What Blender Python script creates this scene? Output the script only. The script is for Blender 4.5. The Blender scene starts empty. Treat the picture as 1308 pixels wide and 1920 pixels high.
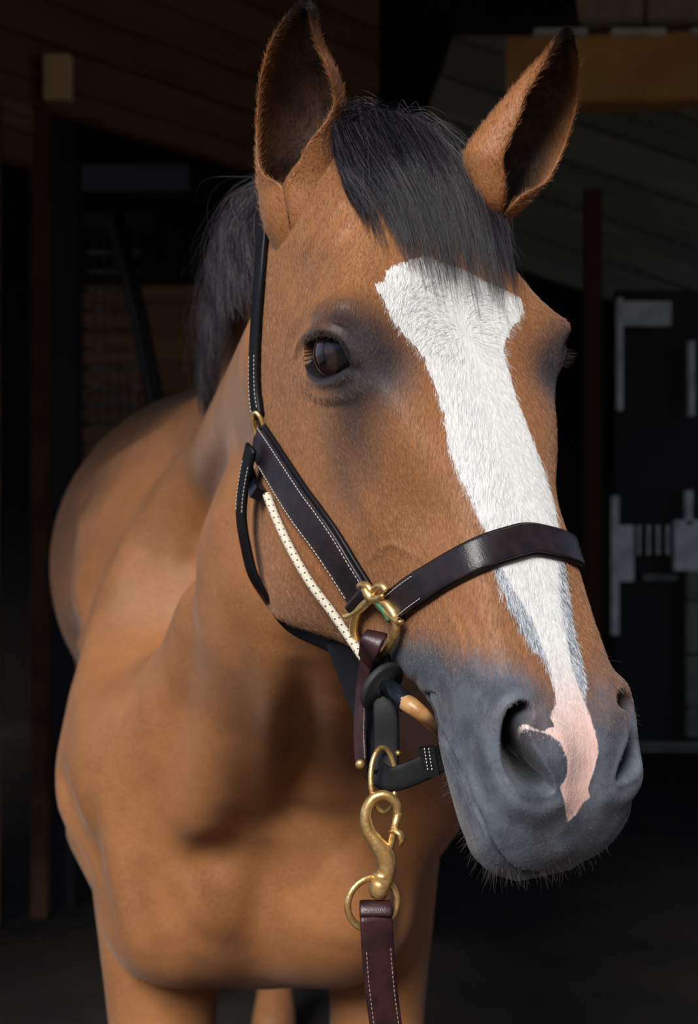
import bpy, bmesh, math, random
import numpy as np
from mathutils import Vector
from mathutils.bvhtree import BVHTree

SC = bpy.context.scene
COL = SC.collection
rng = np.random.default_rng(7)
CAMZ = 1.35
FPX = 2500.0

# ------------------------------------------------------------------ camera
cam_d = bpy.data.cameras.new('camera')
cam = bpy.data.objects.new('camera', cam_d)
COL.objects.link(cam)
cam.location = (0, 0, CAMZ)
cam.rotation_euler = (math.pi / 2, 0, 0)
cam_d.sensor_fit = 'VERTICAL'
cam_d.sensor_height = 36.0
cam_d.lens = FPX / 1920 * 36.0
cam_d.dof.use_dof = True
cam_d.dof.focus_distance = 1.05
cam_d.dof.aperture_fstop = 7.0
SC.camera = cam

# ------------------------------------------------------------------ light
w = bpy.data.worlds.new('sky')
SC.world = w
w.use_nodes = True
nt = w.node_tree
for n in list(nt.nodes): nt.nodes.remove(n)
wo = nt.nodes.new('ShaderNodeOutputWorld')
bg = nt.nodes.new('ShaderNodeBackground')
tc = nt.nodes.new('ShaderNodeTexCoord')
sx = nt.nodes.new('ShaderNodeSeparateXYZ')
cr = nt.nodes.new('ShaderNodeValToRGB')
nt.links.new(tc.outputs['Generated'], sx.inputs[0])
nt.links.new(sx.outputs['Z'], cr.inputs[0])
nt.links.new(cr.outputs[0], bg.inputs[0])
nt.links.new(bg.outputs[0], wo.inputs[0])
e = cr.color_ramp.elements
e[0].position = 0.0; e[0].color = (0.72, 0.82, 1.0, 1)
e[1].position = 0.7; e[1].color = (0.34, 0.54, 1.0, 1)
bg.inputs[1].default_value = 0.6

def sun(loc, strength, angle, color):
    l = bpy.data.lights.new('sun', 'SUN')
    l.energy = strength; l.angle = math.radians(angle); l.color = color
    o = bpy.data.objects.new('sun', l); COL.objects.link(o)
    o.rotation_euler = Vector(loc).to_track_quat('Z', 'Y').to_euler()
    return o
sun((-0.27, -0.66, 0.54), 4.5, 26, (1.0, 0.95, 0.88))

SC.view_settings.view_transform = 'Standard'
SC.view_settings.look = 'None'
SC.view_settings.gamma = 1.0
SC.view_settings.use_curve_mapping = False
SC.view_settings.exposure = 0.0
SC.cycles.max_bounces = 6
SC.cycles.use_denoising = True
SC.cycles.caustics_reflective = False
SC.cycles.caustics_refractive = False

# ------------------------------------------------------------------ helpers
def srgb(r, g, b):
    f = lambda c: (c / 255 / 12.92) if c / 255 <= 0.04045 else ((c / 255 + 0.055) / 1.055) ** 2.4
    return (f(r), f(g), f(b), 1.0)

class NT:
    """small node-tree builder"""
    def __init__(s, name):
        s.m = bpy.data.materials.new(name); s.m.use_nodes = True
        s.t = s.m.node_tree
        s.b = s.t.nodes['Principled BSDF']; s.out = s.t.nodes['Material Output']
    def n(s, kind, **kw):
        x = s.t.nodes.new(kind)
        for k, v in kw.items(): setattr(x, k, v)
        return x
    def l(s, a, b): s.t.links.new(a, b)
    def set(s, **kw):
        for k, v in kw.items():
            s.b.inputs[k.replace('_', ' ')].default_value = v
    def attr(s, name):
        a = s.n('ShaderNodeAttribute'); a.attribute_name = name; return a
    def inp(s, sock, v):
        if hasattr(v, 'is_output') or isinstance(v, bpy.types.NodeSocket): s.l(v, sock)
        else: sock.default_value = v
    def math(s, op, a, b=0.0, c=None, clamp=False):
        x = s.n('ShaderNodeMath'); x.operation = op; x.use_clamp = clamp
        s.inp(x.inputs[0], a); s.inp(x.inputs[1], b)
        if c is not None: s.inp(x.inputs[2], c)
        return x.outputs[0]
    def ramp(s, v, lo, hi):
        x = s.n('ShaderNodeMapRange'); x.interpolation_type = 'SMOOTHSTEP'
        s.inp(x.inputs[0], v); s.inp(x.inputs[1], lo); s.inp(x.inputs[2], hi)
        return x.outputs[0]
    def mix(s, f, a, b):
        x = s.n('ShaderNodeMix'); x.data_type = 'RGBA'
        s.inp(x.inputs[0], f); s.inp(x.inputs[6], a); s.inp(x.inputs[7], b)
        return x.outputs[2]
    def vmul(s, v, k):
        x = s.n('ShaderNodeVectorMath'); x.operation = 'MULTIPLY'
        s.inp(x.inputs[0], v); s.inp(x.inputs[1], k); return x.outputs[0]
    def noise(s, vec, scale, detail=2.0, rough=0.5):
        x = s.n('ShaderNodeTexNoise'); s.inp(x.inputs['Vector'], vec)
        x.inputs['Scale'].default_value = scale; x.inputs['Detail'].default_value = detail
        x.inputs['Roughness'].default_value = rough
        return x.outputs['Fac']
    def bump(s, h, strength, dist, normal=None):
        x = s.n('ShaderNodeBump'); s.inp(x.inputs['Height'], h)
        x.inputs['Strength'].default_value = strength; x.inputs['Distance'].default_value = dist
        if normal is not None: s.l(normal, x.inputs['Normal'])
        return x.outputs[0]

def simple_mat(name, col, rough=0.5, metal=0.0, noise=None, bump=0.0, bscale=200, **kw):
    t = NT(name)
    t.set(Base_Color=col, Roughness=rough, Metallic=metal)
    for k, v in kw.items(): t.b.inputs[k.replace('_', ' ')].default_value = v
    tcn = t.n('ShaderNodeTexCoord')
    if noise:
        c2, sc = noise
        f = t.noise(tcn.outputs['Object'], sc, 4.0)
        t.l(t.mix(t.ramp(f, 0.35, 0.65), col, c2), t.b.inputs['Base Color'])
    if bump:
        t.l(t.bump(t.noise(tcn.outputs['Object'], bscale, 3.0), bump, 0.001), t.b.inputs['Normal'])
    return t.m

def new_obj(name, data, parent=None):
    o = bpy.data.objects.new(name, data); COL.objects.link(o)
    if parent is not None:
        o.parent = parent
    return o

def empty(name, loc=(0, 0, 0)):
    return new_obj(name, None)

def tag(o, label=None, cat=None, group=None, kind=None):
    if label: o['label'] = label
    if cat: o['category'] = cat
    if group: o['group'] = group
    if kind: o['kind'] = kind
    return o

def mesh_np(name, verts, quads, mat, parent=None, smooth=True):
    verts = np.asarray(verts, np.float32); quads = np.asarray(quads, np.int32)
    me = bpy.data.meshes.new(name)
    me.vertices.add(len(verts)); me.vertices.foreach_set('co', verts.ravel())
    k = quads.shape[1]
    me.loops.add(quads.size); me.loops.foreach_set('vertex_index', quads.ravel())
    me.polygons.add(len(quads))
    me.polygons.foreach_set('loop_start', np.arange(0, quads.size, k, dtype=np.int32))
    me.polygons.foreach_set('loop_total', np.full(len(quads), k, np.int32))
    me.update(calc_edges=True); me.validate()
    if smooth: me.polygons.foreach_set('use_smooth', np.ones(len(quads), bool))
    if mat is not None: me.materials.append(mat)
    return new_obj(name, me, parent)

class PolyMesh:
    """collects polygons and links them as ONE mesh object"""
    def __init__(s): s.v = []; s.f = []; s.sm = []
    def add(s, vs, fs, smooth=True):
        b = len(s.v); s.v += [tuple(map(float, p)) for p in vs]
        s.f += [tuple(i + b for i in f) for f in fs]; s.sm += [smooth] * len(fs)
        return s
    def box(s, c, size, ax=None):
        c = np.array(c, float); h = np.array(size, float) / 2
        A = np.eye(3) if ax is None else np.array(ax, float)
        vs = [c + A.T @ (h * np.array(k)) for k in [(-1,-1,-1),(1,-1,-1),(1,1,-1),(-1,1,-1),(-1,-1,1),(1,-1,1),(1,1,1),(-1,1,1)]]
        return s.add(vs, [(0,3,2,1),(4,5,6,7),(0,1,5,4),(1,2,6,5),(2,3,7,6),(3,0,4,7)], False)
    def tube(s, pts, r, n=12, closed=False, cap=True, flat=None):
        P = np.array(pts, float); m = len(P)
        R = np.full(m, r) if np.isscalar(r) else np.array(r, float)
        if closed: T = np.roll(P, -1, 0) - np.roll(P, 1, 0)
        else: T = np.gradient(P, axis=0)
        T /= np.linalg.norm(T, axis=1)[:, None] + 1e-12
        up = np.array([0, 0, 1.]) if abs(T[0][2]) < .9 else np.array([1., 0, 0])
        u = np.cross(T[0], up); u /= np.linalg.norm(u)
        U = []
        for t in T:
            u = u - t * (u @ t); u /= np.linalg.norm(u); U.append(u)
        U = np.array(U); V = np.cross(T, U)
        if closed:  # spread the twist
            a = math.atan2(U[-1] @ V[0], U[-1] @ U[0])
        an = np.linspace(0, 2 * math.pi, n, endpoint=False)
        vs = []
        for i in range(m):
            for q in an: vs.append(P[i] + R[i] * (math.cos(q) * U[i] + math.sin(q) * V[i] * (flat or 1)))
        fs = []
        for i in range(m if closed else m - 1):
            j = (i + 1) % m
            off = 0
            if closed and j == 0:
                # match nearest vertex
                d = [np.linalg.norm(np.array(vs[i * n]) - np.array(vs[k])) for k in range(n)]
                off = int(np.argmin(d))
            for k in range(n):
                k2 = (k + 1) % n
                fs.append((i * n + k, i * n + k2, j * n + (k2 + off) % n, j * n + (k + off) % n))
        if cap and not closed:
            fs.append(tuple(range(n))[::-1]); fs.append(tuple((m - 1) * n + k for k in range(n)))
        return s.add(vs, fs)
    def build(s, name, mat, parent=None):
        me = bpy.data.meshes.new(name); me.from_pydata(s.v, [], s.f)
        bm = bmesh.new(); bm.from_mesh(me); bmesh.ops.recalc_face_normals(bm, faces=bm.faces); bm.to_mesh(me); bm.free()
        me.polygons.foreach_set('use_smooth', s.sm)
        if mat: me.materials.append(mat)
        return new_obj(name, me, parent)

def catmull(P, n, closed=False):
    P = np.array(P, float); m = len(P)
    if closed: Q = np.vstack([P[-1:], P, P[:2]]); seg = m
    else: Q = np.vstack([2 * P[0] - P[1], P, 2 * P[-1] - P[-2]]); seg = m - 1
    t = np.linspace(0, seg, n, endpoint=not closed); i = np.minimum(t.astype(int), seg - 1); u = (t - i)[:, None]
    a, b, c, d = Q[i], Q[i + 1], Q[i + 2], Q[i + 3]
    return .5 * ((2 * b) + (c - a) * u + (2 * a - 5 * b + 4 * c - d) * u ** 2 + (-a + 3 * b - 3 * c + d) * u ** 3)

def W3(px, py, d):
    """point at depth d metres in front of the camera"""
    return np.array([(px - 654) / FPX * d, d, CAMZ - (py - 960) / FPX * d])

def sstep(x, a, b):
    t = np.clip((x - a) / (b - a), 0, 1); return t * t * (3 - 2 * t)

# ------------------------------------------------------------------ the stable
def plank_material(name, c1, c2, width=.14, axis='Z', rough=.75):
    t = NT(name)
    tcn = t.n('ShaderNodeTexCoord'); s = t.n('ShaderNodeSeparateXYZ'); t.l(tcn.outputs['Object'], s.inputs[0])
    u = t.math('DIVIDE', s.outputs[axis], width)
    fr = t.math('FRACT', u); cell = t.math('FLOOR', u)
    gap = t.math('MULTIPLY', t.ramp(fr, 0.0, .05), t.ramp(fr, 1.0, .95))
    st = {'Z': (.6, .6, 9), 'X': (9, .6, .6), 'Y': (.6, 9, .6)}[axis]
    g = t.noise(t.vmul(tcn.outputs['Object'], st), 3.0, 5, .6)
    wn = t.n('ShaderNodeTexWhiteNoise'); wn.noise_dimensions = '1D'; t.l(cell, wn.inputs['W'])
    f = t.math('ADD', t.math('MULTIPLY', g, .8), t.math('MULTIPLY', wn.outputs['Value'], .35))
    c = t.mix(t.ramp(f, .25, .85), c1, c2)
    c = t.mix(gap, (c1[0] * .15, c1[1] * .15, c1[2] * .15, 1), c)
    t.l(c, t.b.inputs['Base Color']); t.set(Roughness=rough)
    t.l(t.bump(t.math('ADD', gap, t.math('MULTIPLY', g, .2)), .6, .006), t.b.inputs['Normal'])
    return t.m
M_PLANK = plank_material('stained_planks', srgb(96, 66, 38), srgb(146, 102, 60))
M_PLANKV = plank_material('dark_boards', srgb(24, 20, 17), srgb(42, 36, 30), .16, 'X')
M_GREY = plank_material('weathered_boards', srgb(104, 106, 94), srgb(150, 150, 134), .2, 'Z')
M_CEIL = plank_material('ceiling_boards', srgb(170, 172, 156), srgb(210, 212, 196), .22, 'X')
M_BEAM = simple_mat('pine_beam', srgb(230, 176, 100), .7, noise=(srgb(206, 150, 82), 6))
M_POST = simple_mat('dark_post', srgb(96, 64, 36), .8, noise=(srgb(70, 46, 26), 8))
M_BLACK = simple_mat('black_paint', srgb(14, 14, 15), .6)
M_PALE = simple_mat('pale_block', srgb(240, 206, 150), .7)
M_GALV = simple_mat('galvanised_steel', srgb(120, 124, 118), .5, .6, noise=(srgb(90, 94, 90), 20))
M_GREYP = simple_mat('grey_paint', srgb(236, 238, 232), .6, noise=(srgb(200, 206, 200), 14))
M_FLOOR = simple_mat('packed_earth', srgb(46, 38, 30), .9, noise=(srgb(28, 24, 20), 4), bump=.5, bscale=60)
M_YARD = simple_mat('yard_gravel', srgb(120, 108, 94), .95, noise=(srgb(96, 86, 74), 3))

def obox(name, c, size, mat, parent=None, ang=0.0, kind=None):
    """a box in its own frame, turned about z, bevelled a little"""
    bm = bmesh.new(); bmesh.ops.create_cube(bm, size=1)
    for v in bm.verts: v.co = Vector((v.co.x * size[0], v.co.y * size[1], v.co.z * size[2]))
    b = min(size) * .06
    bmesh.ops.bevel(bm, geom=list(bm.edges), offset=min(b, .006), segments=2, affect='EDGES')
    me = bpy.data.meshes.new(name); bm.to_mesh(me); bm.free(); me.materials.append(mat)
    o = new_obj(name, me, parent); o.location = c; o.rotation_euler = (0, 0, ang)
    if kind: o['kind'] = kind
    return o
S_ = 'structure'
obox('floor', (0, 5.0, -.05), (9.0, 8.6, .1), M_FLOOR, kind=S_)
obox('yard_ground', (0, 0, -.12), (90, 90, .1), M_YARD, kind=S_)
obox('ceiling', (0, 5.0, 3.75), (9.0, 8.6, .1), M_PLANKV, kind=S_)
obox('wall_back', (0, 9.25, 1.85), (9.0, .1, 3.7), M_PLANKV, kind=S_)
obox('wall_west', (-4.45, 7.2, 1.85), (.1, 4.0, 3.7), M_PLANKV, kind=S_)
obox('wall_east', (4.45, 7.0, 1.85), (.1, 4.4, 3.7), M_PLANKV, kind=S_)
obox('wall_front', (-3.25, .74, 1.85), (2.3, .1, 3.7), M_PLANK, kind=S_)
obox('wall_front', (2.85, .74, 1.85), (3.1, .1, 3.7), M_PLANK, kind=S_)
obox('wall_front', (-.4, .74, 3.1), (3.4, .1, 1.2), M_PLANK, kind=S_)
# left: a plank partition with a header, a post and an open stall behind
def seg_box(name, a, b, z0, z1, th, mat, parent=None, kind=None):
    a = np.array(a, float); b = np.array(b, float); d = b - a; L = np.linalg.norm(d)
    return obox(name, ((a[0] + b[0]) / 2, (a[1] + b[1]) / 2, (z0 + z1) / 2), (L, th, z1 - z0), mat, parent, math.atan2(d[1], d[0]), kind)
def fl(px, d): return ((px - 654) / FPX * d, d)
seg_box('wall_left', fl(-60, 4.25), fl(700, 5.9), 2.70, 3.70, .06, M_PLANK, kind=S_)
seg_box('wall_left', fl(-360, 3.9), fl(-8, 4.34), .0, 2.70, .06, M_PLANK, kind=S_)
seg_box('lintel', fl(-8, 4.34), fl(84, 4.5), 2.50, 2.70, .06, M_PLANK, kind=S_)
p = obox('stall_post', (fl(77, 4.46)[0], 4.46, 1.35), (.055, .07, 2.70), M_POST); tag(p, 'narrow brown wooden post at the edge of the dark stall opening', 'post')
p = obox('nailing_block', (fl(109, 4.42)[0], 4.42, CAMZ + (960 - 148) / FPX * 4.42), (.088, .05, .15), M_PALE); tag(p, 'pale wooden block fixed on the plank header above the post', 'block')
p = obox('stall_post', (fl(122, 4.6)[0], 4.6, 1.34), (.10, .09, 2.68), M_BLACK); tag(p, 'thick black post beside the wire mesh panel', 'post')
for px, py, r in ((190, 228, .010), (456, 306, .008)):
    d = 5.21 if px > 300 else 4.61
    q = PolyMesh(); c = W3(px, py, d); q.tube([c + [0, 0, 0], c + [0, -.03, 0]], [r, r * .7], 12)
    q.tube([c + [0, .06, 0], c], r * .4, 8)
    tag(q.build('bolt_head', M_GALV), 'round bolt head on the dark header near the ' + ('pale block' if px < 300 else 'horse mane'), 'bolt')
# wire mesh panel
t_ = empty('mesh_panel'); tag(t_, 'black framed wire mesh stall panel behind the horse back', 'panel')
d = 5.2; a0, a1 = fl(148, d)[0], fl(262, d)[0]; zt = CAMZ + (960 - 430) / FPX * d; zb = 1.2
q = PolyMesh()
for i in range(6): xx = a0 + (a1 - a0) * (i + .5) / 6; q.tube([(xx, d, zb), (xx, d, zt)], .0035, 6)
n_ = int((zt - zb) / .075)
for i in range(n_): zz = zb + .075 * (i + .5); q.tube([(a0, d + .006, zz), (a1, d + .006, zz)], .009, 6)
q.build('wire_mesh', M_GALV, t_)
obox('frame', ((a0 + a1) / 2, d, zt + .03), (a1 - a0 + .1, .05, .06), M_BLACK, t_)
obox('frame', (a0 - .02, d, (zt + 0) / 2), (.05, .05, zt), M_BLACK, t_)
obox('kick_board', ((a0 + a1) / 2, d, .6), (a1 - a0, .04, 1.2), M_BLACK, t_)
q = PolyMesh(); q.tube([W3(215, 400, 5.1), W3(262, 600, 5.1), W3(300, 800, 5.1), W3(340, 960, 5.1)], .035, 4)
tag(q.build('diagonal_brace', M_BLACK), 'dark slanting brace leaning across the mesh panel', 'brace')
obox('wall_stall', (fl(330, 6.2)[0], 6.2, 1.2), (1.0, .06, 2.4), M_PLANK, kind=S_)
obox('dim_window', (fl(250, 5.9)[0], 5.9, CAMZ + (960 - 335) / FPX * 5.9), (.50, .03, .12), simple_mat('dim_window_grey', srgb(84, 80, 92), .7), kind=S_)  # grey board standing in for a dim window inside the stall opening
# right: pine beam with roof boards above, grey boards behind
seg_box('beam', fl(948, 4.2), fl(1500, 4.12), CAMZ + (960 - 205) / FPX * 4.2, CAMZ + (960 - 80) / FPX * 4.2, .12, M_BEAM, kind=S_)
rb = obox('ceiling_soffit', (0, 0, 0), (2.6, 3.2, .03), M_CEIL, kind=S_)
rb.location = (1.72, 2.62, CAMZ + (960 - 70) / FPX * 4.2 + .03); rb.rotation_euler = (0, 0, math.radians(-12))
q = PolyMesh()
for i in range(9):
    x0 = .55 + i * .24
    q.box((x0 + .1, 4.1, CAMZ + (960 - 62) / FPX * 4.1), (.16, .03, .022))
o = q.build('trim_2', M_GREYP); o['kind'] = S_
g_ = obox('wall_gable', (0, 0, 0), (3.4, .05, 1.15), M_GREY, kind=S_)
g_.location = (fl(1180, 6.6)[0] + .6, 6.6, CAMZ + (960 - 470) / FPX * 6.6 + .12); g_.rotation_euler = (0, math.radians(19), 0)
p = obox('stall_post', (fl(1110, 5.6)[0], 5.6, 1.35), (.07, .07, 2.7), simple_mat('red_brown_post', srgb(84, 46, 26), .8)); tag(p, 'thin reddish brown post between the horse and the stall door', 'post')
# stall door on the right
sd = empty('stall_door'); tag(sd, 'dark stall door with pale grey frame and latch box', 'door')
D_ = 5.0
def sb(name, x0, x1, y0, y1, mat, dd=0.0, th=.04, par=None):
    c = W3((x0 + x1) / 2, (y0 + y1) / 2, D_ + dd); sz = ((x1 - x0) / FPX * D_, th, (y1 - y0) / FPX * D_)
    return obox(name, tuple(c), sz, mat, sd if par is None else par)
sb('door_panel', 1150, 1420, 540, 1420, M_BLACK, .06)
sb('frame', 1156, 1166, 560, 770, M_GREYP); sb('frame', 1146, 1158, 930, 1190, M_GREYP)
sb('frame', 1290, 1300, 640, 780, M_GREYP); sb('frame', 1284, 1296, 920, 985, M_GREYP)
sb('head_board', 1166, 1256, 566, 612, M_GREYP)
sb('latch_plate', 1156, 1186, 985, 1090, M_GREYP); sb('latch_box', 1262, 1330, 975, 1070, M_GREYP)
sb('pull_bar', 1204, 1268, 1076, 1089, M_GALV); sb('lower_board', 1286, 1420, 1072, 1380, M_GREY)
sb('sill_rail', 1180, 1320, 1392, 1408, M_GREY)
for k in range(4): sb('bar', 1194 + k * 18, 1198 + k * 18, 985, 1040, M_GREYP)
obox('sky_block_wall', (1.55, -2.2, 1.9), (.1, 5.8, 3.8), M_PLANK, kind=S_)  # unseen wall added to block sky light from the right
# buildings across the yard, seen only as reflections in the eye and leather
obox('exterior_shed', (-4, -16, 1.6), (16, 4, 3.2), simple_mat('white_siding', srgb(200, 200, 198), .7), kind=S_)
obox('exterior_roof', (-4, -15.9, 3.5), (16.6, 4.6, .8), simple_mat('brown_roof', srgb(84, 60, 46), .8), kind=S_)

# ------------------------------------------------------------------ head frame: S to the horse's right, F out of the face, L down the nose
TH, AL, RO = 0.56, 0.38, -0.012
def head_matrix():
    fw = np.array([math.sin(TH), -math.cos(TH), 0]); dn = np.array([0, 0, -1.])
    L = dn * math.cos(AL) + fw * math.sin(AL); Fv = fw * math.cos(AL) - dn * math.sin(AL)
    S = np.array([-math.cos(TH), -math.sin(TH), 0])
    c, s = math.cos(RO), math.sin(RO)
    return np.array([[c, 0, s], [0, 1, 0], [-s, 0, c]]) @ np.stack([S, Fv, L], 1)
HM = head_matrix()
HO = np.array([0.09855, 1.09007, 0.15667 + CAMZ])
def h2w(p): return np.asarray(p) @ HM.T + HO
def w2h(p): return (np.asarray(p) - HO) @ HM
CAMP = np.array([0, 0, CAMZ])
def px_of(p):
    X = np.asarray(p) - CAMP
    return np.stack([654 + FPX * X[..., 0] / X[..., 1], 960 - FPX * X[..., 2] / X[..., 1]], -1)

# cross-sections of the head: L, then nine (s, f) points from the dorsal midline round to the ventral midline
CAGE = [
 (-.232, [(0,-.085),(.020,-.088),(.034,-.096),(.042,-.112),(.045,-.135),(.040,-.155),(.030,-.170),(.015,-.178),(0,-.180)]),
 (-.215, [(0,-.052),(.026,-.056),(.046,-.070),(.058,-.095),(.062,-.130),(.058,-.160),(.045,-.185),(.023,-.198),(0,-.200)]),
 (-.180, [(0,-.026),(.032,-.031),(.058,-.048),(.070,-.080),(.074,-.125),(.072,-.165),(.058,-.200),(.030,-.220),(0,-.222)]),
 (-.130, [(0,-.010),(.040,-.015),(.072,-.034),(.084,-.072),(.086,-.120),(.082,-.170),(.068,-.212),(.036,-.235),(0,-.235)]),
 (-.080, [(0,-.004),(.046,-.007),(.080,-.024),(.092,-.062),(.091,-.115),(.087,-.175),(.074,-.225),(.040,-.255),(0,-.250)]),
 (-.040, [(0,-.004),(.052,-.004),(.092,-.014),(.103,-.048),(.096,-.110),(.089,-.175),(.077,-.235),(.042,-.272),(0,-.258)]),
 (-.010, [(0,-.005),(.056,-.004),(.107,-.007),(.119,-.036),(.101,-.100),(.089,-.170),(.078,-.242),(.044,-.285),(0,-.262)]),
 ( .020, [(0,-.005),(.054,-.004),(.099,-.011),(.112,-.042),(.098,-.100),(.088,-.168),(.080,-.245),(.048,-.300),(0,-.270)]),
 ( .055, [(0,-.003),(.049,-.004),(.087,-.016),(.098,-.048),(.093,-.096),(.086,-.165),(.082,-.252),(.054,-.312),(0,-.275)]),
 ( .100, [(0,-.001),(.042,-.003),(.072,-.016),(.083,-.048),(.085,-.088),(.083,-.160),(.080,-.252),(.056,-.316),(0,-.275)]),
 ( .150, [(0, .000),(.035,-.002),(.055,-.015),(.066,-.046),(.075,-.080),(.077,-.148),(.076,-.240),(.057,-.304),(0,-.255)]),
 ( .200, [(0, .001),(.033,-.001),(.052,-.011),(.062,-.040),(.065,-.072),(.064,-.122),(.062,-.180),(.042,-.228),(0,-.205)]),
 ( .250, [(0, .001),(.032,-.001),(.051,-.009),(.061,-.035),(.060,-.064),(.056,-.100),(.050,-.134),(.032,-.160),(0,-.152)]),
 ( .290, [(0, .002),(.032, .000),(.053,-.007),(.064,-.032),(.060,-.062),(.052,-.092),(.042,-.116),(.024,-.134),(0,-.132)]),
 ( .325, [(0, .002),(.033, .001),(.056,-.006),(.068,-.028),(.064,-.060),(.052,-.093),(.043,-.117),(.026,-.136),(0,-.137)]),
 ( .360, [(0,-.002),(.031,-.003),(.056,-.011),(.068,-.034),(.064,-.066),(.053,-.095),(.042,-.117),(.026,-.137),(0,-.139)]),
 ( .390, [(0,-.016),(.030,-.017),(.056,-.024),(.068,-.044),(.063,-.070),(.052,-.095),(.040,-.116),(.025,-.135),(0,-.139)]),
 ( .412, [(0,-.033),(.026,-.034),(.048,-.040),(.060,-.056),(.057,-.076),(.046,-.096),(.035,-.113),(.022,-.131),(0,-.136)]),
 ( .427, [(0,-.050),(.018,-.051),(.033,-.055),(.041,-.066),(.041,-.081),(.034,-.094),(.026,-.106),(.016,-.117),(0,-.121)]),
 ( .435, [(0,-.068),(.010,-.068),(.018,-.070),(.023,-.075),(.023,-.084),(.020,-.091),(.015,-.098),(.009,-.104),(0,-.106)]),
]
NU, NV = 600, 520
def head_grid():
    Ls = np.array([c[0] for c in CAGE]); K = np.array([c[1] for c in CAGE])      # m,9,2
    mir = K[:, 7:0:-1] * np.array([-1, 1])
    ring = np.concatenate([K, mir], 1)                                            # m,16,2
    prof = np.stack([catmull(r, NV, True) for r in ring])                         # m,NV,2
    # along the head: cubic Hermite over L
    L = np.concatenate([np.linspace(Ls[0], .40, NU - 60, endpoint=False), .40 + .035 * np.sin(np.linspace(0, math.pi / 2, 60))])
    d = np.gradient(prof, Ls, axis=0)
    i = np.clip(np.searchsorted(Ls, L, side='right') - 1, 0, len(Ls) - 2)
    h = (Ls[i + 1] - Ls[i]); t = ((L - Ls[i]) / h)[:, None, None]; h = h[:, None, None]
    p = (2*t**3-3*t**2+1)*prof[i] + (t**3-2*t**2+t)*h*d[i] + (-2*t**3+3*t**2)*prof[i+1] + (t**3-t**2)*h*d[i+1]
    G = np.empty((NU, NV, 3)); G[..., :2] = p; G[..., 2] = L[:, None]
    return G
G = head_grid()
def grid_quads(nu, nv):
    i, j = np.meshgrid(np.arange(nu - 1), np.arange(nv), indexing='ij'); j2 = (j + 1) % nv
    return np.stack([i * nv + j, i * nv + j2, (i + 1) * nv + j2, (i + 1) * nv + j], -1).reshape(-1, 4)
HQ = grid_quads(NU, NV)
def grid_normals(G):
    du = np.gradient(G, axis=0); dv = np.roll(G, -1, 1) - np.roll(G, 1, 1)
    n = np.cross(dv, du); n /= np.linalg.norm(n, axis=2)[..., None] + 1e-12
    s = np.sign(np.sum(n * (G - G.mean(1, keepdims=True)), axis=2).mean())
    return n * s
HN = grid_normals(G)
# coarse tree for picking points on the head surface
def make_bvh(G):
    cg = G[::4, ::4]; q = grid_quads(cg.shape[0], cg.shape[1])
    return BVHTree.FromPolygons([Vector(v) for v in h2w(cg.reshape(-1, 3))], q.tolist())
BVH = make_bvh(G)
def pick(px, py, world=False, bvh=None):
    d = np.array([(px - 654) / FPX, 1, -(py - 960) / FPX]); d /= np.linalg.norm(d)
    hit, nrm, idx, dist = (bvh or BVH).ray_cast(Vector(CAMP), Vector(d))
    if hit is None:
        # slide toward the head axis until the surface is met
        for k in range(1, 60):
            q = np.array([px, py]) + (np.array([880, 900]) - np.array([px, py])) * k * .01
            d = np.array([(q[0] - 654) / FPX, 1, -(q[1] - 960) / FPX]); d /= np.linalg.norm(d)
            hit, nrm, idx, dist = (bvh or BVH).ray_cast(Vector(CAMP), Vector(d))
            if hit is not None: break
    nrm = np.array(nrm); nrm = -nrm if nrm @ d > 0 else nrm
    hit = np.array(hit)
    if world: return hit, nrm
    return w2h(hit), nrm @ HM

def poly_dist(P, pts):
    """distance of every point in P (n,3) to a polyline, and the signed side information (nearest param)"""
    best = np.full(len(P), 1e9); par = np.zeros(len(P))
    for k in range(len(pts) - 1):
        a, b = pts[k], pts[k + 1]; ab = b - a
        t = np.clip((P - a) @ ab / (ab @ ab + 1e-12), 0, 1)
        d = np.linalg.norm(P - a - t[:, None] * ab, axis=1)
        m = d < best; best[m] = d[m]; par[m] = k + t[m]
    return best, par / max(1, len(pts) - 1)

def near(center, rad):
    d = np.linalg.norm(G - center, axis=2)
    return d < rad
MIR = np.array([-1, 1, 1.])
def both(fn):
    for m in (np.ones(3), MIR): fn(m)
def blob(px, py, amp, rad, dirv=None, sides=2, shape=(1, 1, 1)):
    c0, n0 = pick(px, py)
    for m in ((np.ones(3), MIR) if sides == 2 else (np.ones(3),)):
        c = c0 * m; dv = (n0 if dirv is None else np.array(dirv)) * m
        d = np.linalg.norm((G - c) / np.array(shape), axis=2); msk = d < rad * 3
        G[msk] += dv * (amp * np.exp(-(d[msk] / rad) ** 2))[:, None]
def stroke(pix, amp, width, n=24, taper=True, sides=2, dirv=None):
    """groove (amp<0) or ridge (amp>0) along a line traced on the surface"""
    pk = [pick(*q) for q in catmull(pix, n)]
    pts0 = np.array([p[0] for p in pk]); n0 = np.mean([p[1] for p in pk], axis=0); n0 /= np.linalg.norm(n0)
    if dirv is not None: n0 = np.array(dirv, float)
    for m in ((np.ones(3), MIR) if sides == 2 else (np.ones(3),)):
        pts = pts0 * m; c = pts.mean(0); r = np.linalg.norm(pts - c, axis=1).max() + width * 3
        msk = near(c, r); P = G[msk]
        d, t = poly_dist(P, pts)
        k = np.sin(np.clip(t, 0.02, .98) * math.pi) ** .5 if taper else 1
        G[msk] += (n0 * m) * (amp * k * np.exp(-(d / width) ** 2))[:, None]

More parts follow.
